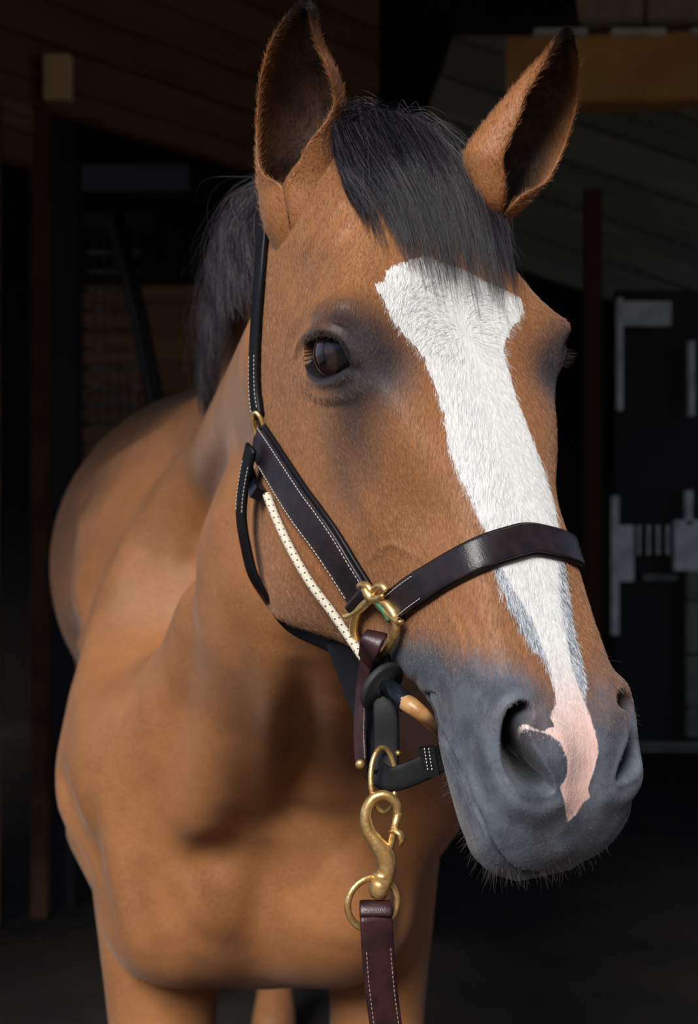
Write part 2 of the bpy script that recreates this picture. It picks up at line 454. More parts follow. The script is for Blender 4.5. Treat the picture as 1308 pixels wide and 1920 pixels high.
# ---- sculpting of the skull and soft parts
# broad forms
blob(965, 1400, .005, .030)                                  # flared nostril
blob(1110, 1440, -.003, .020, sides=1)
blob(650, 860, -.0035, .030)                                 # hollow below the eye
stroke([(612, 765), (640, 850), (680, 940), (716, 1026)], .0035, .013)      # facial crest
blob(800, 985, -.0035, .030)                                 # hollow of the nose side
blob(560, 1020, .004, .050)                                  # masseter
blob(735, 690, -.0045, .022)
blob(560, 520, -.004, .026)                                  # hollow above the eye
stroke([(520, 470), (560, 455), (620, 470), (660, 520)], .003, .016)        # temple muscle
stroke([(536, 660), (552, 612), (612, 578), (684, 588), (716, 640)], .0045, .011)    # brow
stroke([(556, 612), (590, 596), (636, 577), (676, 574), (700, 592)], -.0014, .0022)  # fold over the lid
stroke([(552, 700), (590, 738), (650, 742), (700, 720)], .0020, .006)
stroke([(560, 722), (600, 757), (660, 757)], -.0010, .003)
stroke([(690, 1052), (708, 1030), (735, 1020), (762, 1034), (792, 1048)], .0014, .0030)   # veins
stroke([(735, 1020), (728, 990), (745, 955)], .0009, .0028)
stroke([(830, 1130), (860, 1190), (868, 1245), (850, 1290)], .0009, .003)
stroke([(880, 1150), (900, 1200), (892, 1260)], -.0009, .004)
# nostril: rim, inner pad and the pit
stroke([(995, 1296), (950, 1306), (922, 1345), (914, 1400), (926, 1452), (962, 1500), (1010, 1524), (1050, 1508)], .0055, .0095, taper=False)
stroke([(1000, 1335), (1030, 1350), (1052, 1400), (1056, 1450), (1040, 1490)], .0030, .010)
HN = grid_normals(G); BVH = make_bvh(G)

def region(pix, n=80, closed=True):
    """signed distance (inside > 0) of head vertices to a closed outline traced on the surface, measured in its own plane"""
    outline = catmull(pix, n, True)
    pk = [pick(*q) for q in outline]
    P = np.array([p[0] for p in pk]); nm = np.mean([p[1] for p in pk], axis=0); nm /= np.linalg.norm(nm)
    c = P.mean(0); e1 = np.cross(nm, [0, 1, 0]); e1 /= np.linalg.norm(e1); e2 = np.cross(nm, e1)
    return dict(c=c, n=nm, e1=e1, e2=e2, poly=np.stack([(P - c) @ e1, (P - c) @ e2], 1))
def sd_poly(Q, poly):
    n = len(poly); d = np.full(len(Q), 1e9); ins = np.zeros(len(Q), bool)
    for i in range(n):
        a, b = poly[i], poly[(i + 1) % n]; ab = b - a
        t = np.clip((Q - a) @ ab / (ab @ ab + 1e-15), 0, 1)
        d = np.minimum(d, np.linalg.norm(Q - a - t[:, None] * ab, axis=1))
        cond = (a[1] > Q[:, 1]) != (b[1] > Q[:, 1])
        with np.errstate(divide='ignore', invalid='ignore'):
            xi = a[0] + (Q[:, 1] - a[1]) * (ab[0] / (ab[1] if abs(ab[1]) > 1e-12 else 1e-12))
        ins ^= cond & (Q[:, 0] < xi)
    return np.where(ins, d, -d)
def region_sd(R, m, rad):
    c = R['c'] * m; d = np.linalg.norm(G - c, axis=2); msk = d < rad
    P = (G[msk] * m) - R['c']
    return msk, sd_poly(np.stack([P @ R['e1'], P @ R['e2']], 1), R['poly'])

ATT = {k: np.zeros((NU, NV)) for k in ('socket', 'nostril', 'mouth', 'blaze', 'core', 'gray', 'eyedark')}
# nostril opening
NOS = region([(976, 1316), (992, 1322), (996, 1342), (982, 1362), (995, 1395), (1014, 1428), (1030, 1458), (1034, 1482), (1005, 1486), (974, 1476), (952, 1450), (941, 1415), (941, 1372), (952, 1334)])
for m in (np.ones(3), MIR):
    msk, sd = region_sd(NOS, m, .06)
    P = (G[msk] * m) - NOS['c']
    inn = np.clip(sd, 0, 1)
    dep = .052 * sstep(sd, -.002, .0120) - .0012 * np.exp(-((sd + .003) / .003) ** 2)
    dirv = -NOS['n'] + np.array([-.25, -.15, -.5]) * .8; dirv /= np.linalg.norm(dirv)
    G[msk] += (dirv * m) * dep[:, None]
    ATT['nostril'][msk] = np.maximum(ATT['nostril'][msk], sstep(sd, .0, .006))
# eyelids and the socket
EYEO = region([(567, 657), (576, 641), (594, 632), (616, 632), (636, 643), (648, 664), (655, 684), (643, 692), (628, 701), (606, 707), (586, 701), (573, 684)])
stroke([(552, 664), (565, 636), (590, 620), (622, 620), (648, 640), (664, 672)], .0052, .0050)
stroke([(560, 690), (578, 712), (606, 719), (636, 712), (662, 696)], .0028, .0038)
stroke([(558, 648), (578, 616), (606, 608), (640, 616), (664, 645)], -.0018, .0025)
blob(668, 694, -.0025, .005)
for m in (np.ones(3), MIR):
    msk, sd = region_sd(EYEO, m, .045)
    G[msk] += (-EYEO['n'] * m) * (.016 * sstep(sd, -.0006, .0022))[:, None]
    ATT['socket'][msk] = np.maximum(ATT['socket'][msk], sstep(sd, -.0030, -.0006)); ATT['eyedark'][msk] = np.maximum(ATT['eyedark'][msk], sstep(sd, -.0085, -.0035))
# the mouth line; its crease shade is also painted into the coat colour
LIP = [(800, 1322), (814, 1352), (838, 1398), (862, 1448), (884, 1502), (904, 1546), (930, 1596), (962, 1628), (1000, 1640)]
lp = np.array([pick(*q)[0] for q in catmull(LIP, 60)])
for m_ in (np.ones(3), MIR):
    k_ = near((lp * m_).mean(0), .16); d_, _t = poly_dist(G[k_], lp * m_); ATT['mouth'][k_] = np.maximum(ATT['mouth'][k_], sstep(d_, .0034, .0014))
stroke(LIP, -.0120, .0032, n=60, taper=False)
stroke([(x + 16, y - 4) for x, y in LIP], .0042, .0050, n=60)
stroke([(x - 12, y + 8) for x, y in LIP[1:7]], -.0022, .0055, n=40)
stroke([(792, 1306), (806, 1300), (822, 1306)], -.0022, .0022)
stroke([(786, 1316), (776, 1290), (784, 1262)], -.0012, .0040)
blob(1050, 1600, .002, .012, sides=1)
for pix_ in ([(548, 452), (580, 408), (628, 352)], [(566, 478), (602, 425), (648, 372)], [(590, 500), (625, 450), (668, 400)]):
    stroke(pix_, .0013, .0055); stroke([(x + 10, y + 7) for x, y in pix_], -.0010, .0045)

# ------------------------------------------------------------------ coat markings, as outlines in (s, L)
BL = [(735, 498), (722, 508), (720, 527), (701, 532), (711, 549), (724, 576), (738, 602), (757, 628), (781, 652), (803, 690), (817, 730), (831, 780), (838, 830), (850, 870), (880, 930), (903, 985), (915, 1030), (924, 1065), (935, 1103), (955, 1142), (975, 1180), (992, 1212), (1016, 1235), (1030, 1268), (1040, 1298), (1040, 1322), (1030, 1345), (1038, 1362), (1018, 1370), (998, 1366), (973, 1350), (972, 1355), (984, 1367), (1010, 1373), (1030, 1377), (1050, 1392), (1062, 1422), (1062, 1455), (1049, 1476), (1058, 1510), (1065, 1541), (1081, 1525), (1094, 1504), (1105, 1495), (1101, 1478), (1112, 1448), (1121, 1410), (1115, 1370), (1105, 1340), (1096, 1312), (1100, 1280), (1088, 1225), (1075, 1170), (1066, 1110), (1058, 1050), (1050, 1000), (1044, 975), (1034, 930), (1020, 880), (1004, 840), (984, 790), (970, 750), (961, 720), (953, 690), (944, 658), (948, 640), (964, 610), (981, 585), (976, 560), (955, 548), (930, 538), (870, 505), (800, 480)]
CORE = [(735, 498), (722, 508), (720, 527), (701, 532), (711, 549), (724, 576), (738, 602), (757, 628), (781, 652), (803, 690), (817, 730), (831, 780), (838, 830), (850, 870), (880, 930), (905, 985), (925, 1030), (950, 1085), (975, 1125), (997, 1165), (1012, 1200), (1024, 1235), (1034, 1268), (1041, 1298), (1040, 1322), (1030, 1345), (1038, 1362), (1018, 1370), (998, 1366), (973, 1350), (972, 1355), (984, 1367), (1010, 1373), (1030, 1377), (1050, 1392), (1062, 1422), (1062, 1455), (1049, 1476), (1058, 1510), (1065, 1541), (1081, 1525), (1094, 1504), (1105, 1495), (1101, 1478), (1112, 1448), (1121, 1410), (1115, 1370), (1105, 1340), (1089, 1300), (1076, 1260), (1064, 1215), (1056, 1170), (1048, 1120), (1046, 1060), (1046, 1000), (1044, 975), (1034, 930), (1020, 880), (1004, 840), (984, 790), (970, 750), (961, 720), (953, 690), (944, 658), (948, 640), (964, 610), (981, 585), (976, 560), (955, 548), (930, 538), (870, 505), (800, 480)]
def mark(pix):
    P = np.array([pick(*q)[0] for q in pix])[:, [0, 2]]
    return P
vidx = np.arange(NV) / NV * 16
front = ((vidx < 4.0) | (vidx > 12.0))[None, :] & np.ones((NU, 1), bool)
Gf = G[front][:, [0, 2]]
for nm_, pix in (('blaze', BL), ('core', CORE)):
    a = np.full((NU, NV), -.05); a[front] = np.clip(sd_poly(Gf, mark(pix)), -.05, .05); ATT[nm_] = a
# grey muzzle and dark eye surround (pigment)
Lc, Fc, Sc_ = G[..., 2], G[..., 1], np.abs(G[..., 0])
ATT['gray'] = sstep(Lc - np.clip(Fc + .03, -.12, .03) * (.45 + .55 * sstep(Lc, .19, .27)), .248, .345)
def soft(px, py, rad, amt, key, shape=(1, 1, 1), sides=2):
    c0, _ = pick(px, py)
    for m in ((np.ones(3), MIR) if sides == 2 else (np.ones(3),)):
        d = np.linalg.norm((G - c0 * m) / np.array(shape), axis=2)
        ATT[key] = 1 - (1 - ATT[key]) * (1 - amt * np.exp(-(d / rad) ** 2))
soft(612, 668, .027, 1.0, 'eyedark'); soft(676, 640, .030, .95, 'eyedark'); soft(700, 700, .026, .9, 'eyedark'); soft(640, 600, .018, .75, 'eyedark'); soft(720, 660, .020, .55, 'eyedark')
soft(655, 735, .024, .85, 'eyedark'); soft(660, 800, .036, .62, 'eyedark'); soft(590, 590, .014, .6, 'eyedark'); soft(600, 605, .012, .5, 'eyedark')
soft(645, 890, .036, .45, 'eyedark'); soft(740, 700, .022, .4, 'eyedark')
soft(880, 1290, .034, .75, 'gray'); soft(815, 1265, .024, .6, 'gray'); soft(960, 1300, .026, .85, 'gray', sides=1); soft(1120, 1290, .020, .35, 'gray', sides=1)

HV = h2w(G.reshape(-1, 3))
BVH = make_bvh(G)
# close the two ends
head_faces = HQ.tolist()
caps = [HV[:NV].mean(0), HV[-NV:].mean(0)]

# ------------------------------------------------------------------ ears
def ear(rows, nr=90, na=72, thick=.0032, deep=.75):
    """rows: left px, right px, left depth, right depth, opening half-angles left/right (deg); base first, tip last"""
    T = catmull([(a[0], a[1], b[0], b[1], dl, dr, fl, fr) for a, b, dl, dr, fl, fr in rows], nr)
    out, inn, rim = [], [], []
    A = np.array([W3(t[0], t[1], t[4]) for t in T]); B = np.array([W3(t[2], t[3], t[5]) for t in T])
    C = (A + B) / 2; X = B - A; wd = np.linalg.norm(X, axis=1) / 2; X /= np.linalg.norm(X, axis=1)[:, None]
    ax = np.gradient(C, axis=0); ax /= np.linalg.norm(ax, axis=1)[:, None]
    Z = np.cross(ax, X); Z /= np.linalg.norm(Z, axis=1)[:, None]
    if Z[nr // 2][1] > 0: Z = -Z
    for i in range(nr):
        fl, fr = math.radians(min(179, T[i][6])), math.radians(min(179, T[i][7]))
        ph = np.linspace(-fl, fr, na)
        sx_ = np.sin(ph) * wd[i]; sz = -np.cos(ph) * wd[i] * deep
        P = C[i] + sx_[:, None] * X[i] + sz[:, None] * Z[i]
        nrm = np.sin(ph)[:, None] * X[i] * deep - np.cos(ph)[:, None] * Z[i]; nrm /= np.linalg.norm(nrm, axis=1)[:, None]
        th = min(thick, wd[i] * .45) * (0.25 + .75 * np.sin(np.linspace(0.0, math.pi, na)) ** .35)
        out.append(P); inn.append(P - nrm * th[:, None])
        rim.append(np.linspace(-1, 1, na))
    out = np.array(out); inn = np.array(inn)
    ring = np.concatenate([out, inn[:, ::-1]], 1); n = ring.shape[1]
    V = ring.reshape(-1, 3); F = grid_quads(nr, n)
    inside = np.zeros((nr, n)); edge = np.abs(np.concatenate([np.linspace(-1, 1, na), np.linspace(1, -1, na)]))
    inside[:, na:] = (.35 + .65 * sstep(edge[na:], .95, .45))[None, :] * sstep(edge[na:], 1.0, .93)[None, :]  # darker towards the ear's centre: dark inner hair plus painted shade
    h = np.linspace(0, 1, nr)[:, None] * np.ones((1, n))
    tip = sstep(h, .74, .88) * np.where(np.arange(n)[None, :] < na, 1, .9)
    tip = np.maximum(tip, sstep(h, .62, .86) * sstep(edge[None, :], .86, 1.0))
    return V, F, inside.ravel(), np.clip(tip, 0, 1).ravel()
EARS = []
EAR_R = [((520, 470), (650, 470), 1.21, 1.18, 179, 179.5), ((498, 415), (648, 405), 1.205, 1.170, 179, 179.5), ((489, 352), (636, 335), 1.20, 1.165, 176, 177),
         ((485, 318), (632, 275), 1.19, 1.160, 130, 158), ((483, 262), (640, 222), 1.18, 1.155, 104, 130), ((484, 205), (643, 180), 1.17, 1.145, 98, 116),
         ((490, 145), (627, 134), 1.155, 1.13, 98, 108), ((505, 88), (604, 92), 1.14, 1.12, 98, 100), ((530, 42), (592, 48), 1.125, 1.11, 100, 100), ((556, 14), (588, 22), 1.115, 1.105, 100, 100), ((570, 4), (578, 6), 1.11, 1.107, 100, 100)]
EAR_L = [((908, 480), (940, 455), 1.18, 1.19, 178, 178), ((894, 405), (955, 412), 1.17, 1.185, 178, 176), ((880, 345), (984, 386), 1.16, 1.18, 176, 160),
         ((872, 288), (1016, 350), 1.155, 1.18, 160, 122), ((900, 245), (1046, 294), 1.15, 1.178, 147, 104), ((930, 208), (1066, 245), 1.145, 1.17, 140, 98), ((961, 172), (1080, 195), 1.14, 1.16, 126, 96),
         ((993, 136), (1084, 150), 1.13, 1.145, 118, 95), ((1020, 108), (1083, 112), 1.12, 1.13, 108, 95), ((1038, 80), (1077, 84), 1.11, 1.115, 100, 98), ((1052, 64), (1072, 68), 1.105, 1.108, 100, 100), ((1062, 59), (1066, 60), 1.10, 1.102, 100, 100)]

# ------------------------------------------------------------------ neck, trunk and legs, grown as one smooth body
def body_mesh(res=.010):
    x = np.arange(-.80, .42, res, dtype=np.float32); y = np.arange(1.12, 3.85, res, dtype=np.float32); z = np.arange(-.04, 1.80, res, dtype=np.float32)
    Xg, Yg, Zg = np.meshgrid(x, y, z, indexing='ij', sparse=True)
    D = np.full((len(x), len(y), len(z)), 9, np.float32)
    def smin(d, k, sl):
        a = D[sl]; h = np.clip(.5 + .5 * (a - d) / k, 0, 1)
        D[sl] = a * (1 - h) + d * h - k * h * (1 - h)
    def smax(d, k, sl):
        a = D[sl]; h = np.clip(.5 - .5 * (a + d) / k, 0, 1)
        D[sl] = a * (1 - h) - d * h + k * h * (1 - h)
    def box_of(lo, hi, pad):
        ix = [slice(max(0, int((lo[i] - pad - a[0]) / res)), max(1, int((hi[i] + pad - a[0]) / res) + 1)) for i, a in enumerate((x, y, z))]
        return tuple(ix)
    def cap(a, b, ra, rb, k=.06, sc=(1, 1, 1), cut=False):
        a = np.array(a, float); b = np.array(b, float); sc = np.array(sc, float)
        lo, hi = np.minimum(a, b), np.maximum(a, b); sl = box_of(lo - max(ra, rb) * sc, hi + max(ra, rb) * sc, .16)
        px, py, pz = Xg[sl[0]] , Yg[:, sl[1]], Zg[:, :, sl[2]]
        px, py, pz = (px - a[0]) / sc[0], (py - a[1]) / sc[1], (pz - a[2]) / sc[2]
        ab = (b - a) / sc; L2 = ab @ ab + 1e-12
        t = np.clip((px * ab[0] + py * ab[1] + pz * ab[2]) / L2, 0, 1)
        d = np.sqrt((px - t * ab[0]) ** 2 + (py - t * ab[1]) ** 2 + (pz - t * ab[2]) ** 2) - (ra + (rb - ra) * t)
        (smax if cut else smin)(d.astype(np.float32), k, sl)
    for args in BODY: cap(*args[:4], **(args[4] if len(args) > 4 else {}))
    for args in CUTS: cap(*args[:4], cut=True, **(args[4] if len(args) > 4 else {}))
    import openvdb as vdb
    g = vdb.FloatGrid(9.0); g.copyFromArray(D); 
    P, Q = g.convertToQuads(isovalue=0.0)
    P = P * res + np.array([x[0], y[0], z[0]])
    # relax
    nV = len(P); e = np.concatenate([Q[:, [0, 1]], Q[:, [1, 2]], Q[:, [2, 3]], Q[:, [3, 0]]])
    cnt = np.bincount(e.ravel(), minlength=nV)[:, None]
    for _ in range(3):
        s = np.zeros_like(P)
        for k in range(3): s[:, k] = np.bincount(e[:, 0], P[e[:, 1], k], nV) + np.bincount(e[:, 1], P[e[:, 0], k], nV)
        P = P * .4 + .6 * s / cnt
    return P, Q[:, ::-1]
BODY = [
 # trunk
 ((-.165, 2.20, 1.22), (-.25, 2.75, 1.24), .31, .345, dict(sc=(.92, 1, 1.0))),
 ((-.25, 2.75, 1.24), (-.36, 3.35, 1.31), .34, .31, dict(k=.1, sc=(1.02, 1, 1))),
 ((-.15, 2.10, 1.44), (-.21, 2.5, 1.42), .075, .12, dict(k=.12)),                 # withers
 # shoulders
 ((-.285, 1.86, .98), (-.275, 2.18, 1.30), .125, .125, dict(k=.06)),
 ((.045, 1.84, .98), (-.03, 2.15, 1.32), .125, .12, dict(k=.06)),
 # breast
 ((-.225, 1.80, .825), (-.245, 1.80, 1.02), .112, .110, dict(k=.05)),
 ((-.02, 1.80, .825), (.0, 1.80, 1.02), .112, .110, dict(k=.05)),
 ((-.12, 1.90, .86), (-.12, 2.1, .90), .18, .22, dict(k=.05)),
 # neck
 ((-.010, 1.36, 1.50), (-.12, 2.05, 1.40), .102, .13, dict(k=.10)),
 ((.03, 1.29, 1.40), (-.03, 1.54, 1.25), .080, .110, dict(k=.10)),
 ((-.03, 1.54, 1.25), (-.12, 1.86, 1.02), .110, .145, dict(k=.09)),
 ((-.10, 1.50, 1.34), (-.22, 1.84, 1.00), .035, .090, dict(k=.09)),
 ((-.090, 1.47, 1.26), (-.175, 1.69, .98), .030, .045, dict(k=.04)),              # neck muscle toward the shoulder
 ((.020, 1.32, 1.615), (-.045, 1.50, 1.645), .060, .068, dict(k=.06)),            # arched crest
 ((-.045, 1.50, 1.645), (-.090, 1.75, 1.600), .068, .070, dict(k=.06)),
 ((-.090, 1.75, 1.600), (-.140, 2.10, 1.470), .070, .070, dict(k=.06)),
 # fore legs
 ((-.275, 1.93, .92), (-.262, 1.88, .60), .108, .072, dict(k=.03)),
 ((-.262, 1.88, .60), (-.262, 1.87, .46), .060, .052, dict(k=.03)),
 ((-.262, 1.87, .46), (-.262, 1.88, .16), .042, .036, dict(k=.02)),
 ((-.262, 1.88, .16), (-.262, 1.82, .05), .042, .056, dict(k=.02)),
 ((.045, 1.95, .92), (.040, 1.90, .60), .095, .064, dict(k=.03)),
 ((.040, 1.90, .60), (.042, 1.89, .46), .056, .050, dict(k=.03)),
 ((.042, 1.89, .46), (.042, 1.90, .16), .042, .036, dict(k=.02)),
 ((.042, 1.90, .16), (.042, 1.84, .05), .042, .056, dict(k=.02)),
 ((-.36, 2.10, .86), (-.30, 2.02, .74), .085, .06, dict(k=.04)),                  # elbow
 # hind legs
 ((-.52, 3.30, 1.15), (-.50, 3.20, .78), .19, .11, dict(k=.08)),
 ((-.50, 3.20, .78), (-.50, 3.50, .55), .085, .055, dict(k=.04)),
 ((-.50, 3.50, .55), (-.50, 3.45, .14), .045, .038, dict(k=.03)),
 ((-.50, 3.45, .14), (-.50, 3.38, .05), .042, .058, dict(k=.02)),
 ((-.20, 3.30, 1.15), (-.20, 3.20, .78), .17, .10, dict(k=.08)),
 ((-.20, 3.20, .78), (-.19, 3.50, .55), .085, .055, dict(k=.04)),
 ((-.19, 3.50, .55), (-.19, 3.45, .14), .045, .038, dict(k=.03)),
 ((-.19, 3.45, .14), (-.19, 3.38, .05), .042, .058, dict(k=.02)),
]
MUSCLES = [
 ([(400, 800), (310, 930), (225, 1090), (170, 1240), (148, 1400)], .014, .035),     # front edge of the shoulder
 ([(360, 800), (250, 930), (165, 1100), (125, 1250)], -.016, .030),                 # hollow behind it
 ([(150, 1010), (165, 930), (230, 860), (330, 800)], .012, .025),
 ([(190, 1000), (230, 920), (320, 850)], -.010, .022),
 ([(430, 830), (375, 980), (350, 1100), (352, 1200)], -.014, .026),                 # between neck and shoulder
 ([(350, 1150), (300, 1300), (280, 1450)], .008, .040),
 ([(498, 1190), (520, 1300), (508, 1430), (492, 1540)], .012, .024),                # jugular ridge
 ([(562, 1230), (566, 1340), (548, 1470), (530, 1540)], -.018, .024),
 ([(640, 1300), (650, 1420), (620, 1530)], .010, .030),
 ([(500, 1545), (560, 1530), (640, 1545)], -.010, .020),
 ([(440, 1560), (400, 1600), (380, 1650)], -.012, .035),
 ([(505, 1570), (495, 1660), (485, 1760), (490, 1840)], -.014, .024),
 ([(270, 1600), (290, 1700), (330, 1790), (400, 1850)], -.014, .022),
 ([(320, 1660), (350, 1740), (400, 1790)], -.008, .012),
 ([(350, 1640), (385, 1710), (440, 1760)], .007, .014),
 ([(220, 1560), (235, 1680), (260, 1800)], .010, .030),
 ([(620, 1600), (680, 1680), (660, 1780)], .010, .040),
 ([(720, 1560), (760, 1680), (740, 1800)], -.010, .024),
 ([(160, 1480), (175, 1560), (190, 1660)], -.008, .020),
]
CUTS = [
 ((-.122, 1.635, .93), (-.124, 1.65, .74), .022, .040, dict(k=.05)),              # groove between the breast muscles
 ((-.395, 1.80, .98), (-.330, 1.70, .82), .012, .012, dict(k=.05)),
 ((-.405, 2.00, 1.38), (-.425, 1.98, 1.10), .010, .014, dict(k=.05)),             # behind the shoulder
]
BP, BQ = body_mesh()
def vnormals(P, Q):
    fn = np.cross(P[Q[:, 2]] - P[Q[:, 0]], P[Q[:, 3]] - P[Q[:, 1]]); N = np.zeros_like(P)
    for k in range(4):
        for c in range(3): N[:, c] += np.bincount(Q[:, k], fn[:, c], len(P))
    return N / (np.linalg.norm(N, axis=1)[:, None] + 1e-12)
BBVH = BVHTree.FromPolygons([Vector(v) for v in BP], BQ.tolist())
BN = vnormals(BP, BQ)
if np.sum(BN * (BP - BP.mean(0))) < 0: BN = -BN
def muscle(pix, amp, width, taper=True):
    pk = [pick(*q, world=True, bvh=BBVH) for q in catmull(pix, 24)]
    pts = np.array([p[0] for p in pk])
    c = pts.mean(0); r = np.linalg.norm(pts - c, axis=1).max() + width * 3
    m = np.linalg.norm(BP - c, axis=1) < r
    d, t = poly_dist(BP[m], pts); k = np.sin(np.clip(t, .02, .98) * math.pi) ** .6 if taper else 1
    BP[m] += BN[m] * (amp * k * np.exp(-(d / width) ** 2))[:, None]
for pix, amp, wd in MUSCLES: muscle(pix, amp, wd)

# ------------------------------------------------------------------ one mesh for the whole animal
Vs = [HV, np.array(caps)]; Fq = [HQ]; tri = []
n0 = len(HV)
j = np.arange(NV); j2 = (j + 1) % NV
tris = np.concatenate([np.stack([np.full(NV, n0), j2, j], 1), np.stack([np.full(NV, n0 + 1), (NU - 1) * NV + j, (NU - 1) * NV + j2], 1)])
names = ['socket', 'nostril', 'mouth', 'blaze', 'core', 'gray', 'eyedark', 'earin', 'eartip', 'ishead']
A = {k: [] for k in names}
def addatt(n, **kw):
    for k in names:
        v = kw.get(k, -.05 if k in ('blaze', 'core') else 0.0)
        A[k].append(np.full(n, v) if np.isscalar(v) else np.asarray(v).ravel())
addatt(len(HV), socket=ATT['socket'], nostril=ATT['nostril'], mouth=ATT['mouth'], blaze=ATT['blaze'], core=ATT['core'], gray=ATT['gray'], eyedark=ATT['eyedark'], ishead=1.0)
addatt(2, gray=1.0, ishead=1.0)
base = n0 + 2
locs = [G.reshape(-1, 3), w2h(np.array(caps))]
for rows in (EAR_R, EAR_L):
    V, F, ins, tip = ear(rows); EARS.append((V, ins, tip))
    Vs.append(V); Fq.append(F + base); base += len(V); locs.append(w2h(V))
    addatt(len(V), earin=ins, eartip=tip, ishead=1.0)
Vs.append(BP); Fq.append(BQ + base); base += len(BP); locs.append(w2h(BP)); addatt(len(BP))
V = np.concatenate(Vs); Q = np.concatenate(Fq)
me = bpy.data.meshes.new('horse')
me.vertices.add(len(V)); me.vertices.foreach_set('co', V.astype(np.float32).ravel())
nl = Q.size + tris.size
me.loops.add(nl); me.loops.foreach_set('vertex_index', np.concatenate([Q.ravel(), tris.ravel()]).astype(np.int32))
me.polygons.add(len(Q) + len(tris))
me.polygons.foreach_set('loop_start', np.concatenate([np.arange(len(Q)) * 4, Q.size + np.arange(len(tris)) * 3]).astype(np.int32))
me.polygons.foreach_set('loop_total', np.concatenate([np.full(len(Q), 4), np.full(len(tris), 3)]).astype(np.int32))
me.update(calc_edges=True); me.validate()
me.polygons.foreach_set('use_smooth', np.ones(len(me.polygons), bool))
for k in names:
    a = me.attributes.new(k, 'FLOAT', 'POINT'); a.data.foreach_set('value', np.concatenate(A[k]).astype(np.float32))
a = me.attributes.new('hc', 'FLOAT_VECTOR', 'POINT'); a.data.foreach_set('vector', np.concatenate(locs).astype(np.float32).ravel())

# ------------------------------------------------------------------ horse coat
def coat_material():
    t = NT('bay_coat')
    hc = t.attr('hc').outputs['Vector']
    A_ = lambda k: t.attr(k).outputs['Fac']
    hair = t.noise(t.vmul(hc, (1, 1, .22)), 900, 3, .6)
    hair2 = t.noise(t.vmul(hc, (1, 1, .3)), 380, 3, .6)
    big = t.noise(hc, 9, 3, .55); mid = t.noise(hc, 40, 4, .6)
    base = t.mix(t.ramp(big, .35, .65), srgb(122, 77, 42), srgb(148, 96, 57))
    base = t.mix(t.math('MULTIPLY', t.ramp(mid, .4, .7), .35), base, srgb(124, 78, 44))
    fine = t.ramp(hair, .3, .7)
    base = t.mix(t.math('MULTIPLY', fine, .30), base, srgb(200, 144, 96))
    # dark surround of the eye
    ed = A_('eyedark')
    base = t.mix(t.math('MULTIPLY', ed, t.math('ADD', .85, t.math('MULTIPLY', hair2, .35)), clamp=True), base, srgb(46, 42, 46))
    # grey muzzle
    g = A_('gray')
    gm = t.mix(t.ramp(mid, .35, .65), srgb(68, 74, 84), srgb(92, 98, 108))
    gf = t.ramp(t.math('ADD', g, t.math('MULTIPLY', t.math('SUBTRACT', hair2, .5), .5)), .1, .9)
    base = t.mix(gf, base, gm)
    # blaze: roan fringe and white core, edges broken along the hair
    jag = t.math('ADD', t.math('MULTIPLY', t.math('SUBTRACT', hair2, .5), .010), t.math('MULTIPLY', t.math('SUBTRACT', mid, .5), .006))
    jag = t.math('MULTIPLY', jag, t.math('SUBTRACT', 1.0, t.math('MULTIPLY', g, .8)))
    bz = t.ramp(t.math('ADD', A_('blaze'), jag), -.0006, .0008)
    cz = t.ramp(t.math('ADD', A_('core'), jag), -.0006, .0010)
    roan = t.mix(t.ramp(hair, .38, .6), srgb(118, 124, 136), srgb(200, 208, 218))
    sz = t.n('ShaderNodeSeparateXYZ'); t.l(hc, sz.inputs[0])
    pinkf = t.ramp(sz.outputs['Z'], .27, .36)
    white = t.mix(t.math('MULTIPLY', t.ramp(hair2, .35, .62), .45), srgb(236, 236, 232), srgb(204, 206, 208))
    white = t.mix(pinkf, white, t.mix(t.ramp(mid, .3, .7), srgb(240, 208, 198), srgb(228, 186, 176)))
    base = t.mix(bz, base, roan)
    base = t.mix(cz, base, white)
    # ears
    ei = A_('earin')
    base = t.mix(ei, base, t.mix(t.ramp(mid, .35, .65), srgb(40, 28, 20), srgb(74, 52, 36)))
    base = t.mix(A_('eartip'), base, srgb(18, 15, 15))
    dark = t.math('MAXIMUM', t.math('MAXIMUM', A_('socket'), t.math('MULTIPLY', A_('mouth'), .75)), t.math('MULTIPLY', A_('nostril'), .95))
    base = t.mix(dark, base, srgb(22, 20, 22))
    t.l(base, t.b.inputs['Base Color'])
    ro = t.math('SUBTRACT', .52, t.math('MULTIPLY', A_('socket'), .3))
    t.l(ro, t.b.inputs['Roughness'])
    t.b.inputs['Specular IOR Level'].default_value = .32
    t.b.inputs['Sheen Weight'].default_value = .12
    t.b.inputs['Sheen Roughness'].default_value = .4
    h = t.math('ADD', t.math('MULTIPLY', hair, .5), hair2)
    h = t.math('ADD', h, t.math('MULTIPLY', t.math('MULTIPLY', mid, g), 1.2))
    t.l(t.bump(h, .45, .0012), t.b.inputs['Normal'])
    return t.m
COAT = coat_material()
me.materials.append(COAT)
horse = new_obj('horse', me)
tag(horse, 'bay horse with a white blaze and dark muzzle, wearing a leather halter', 'horse')

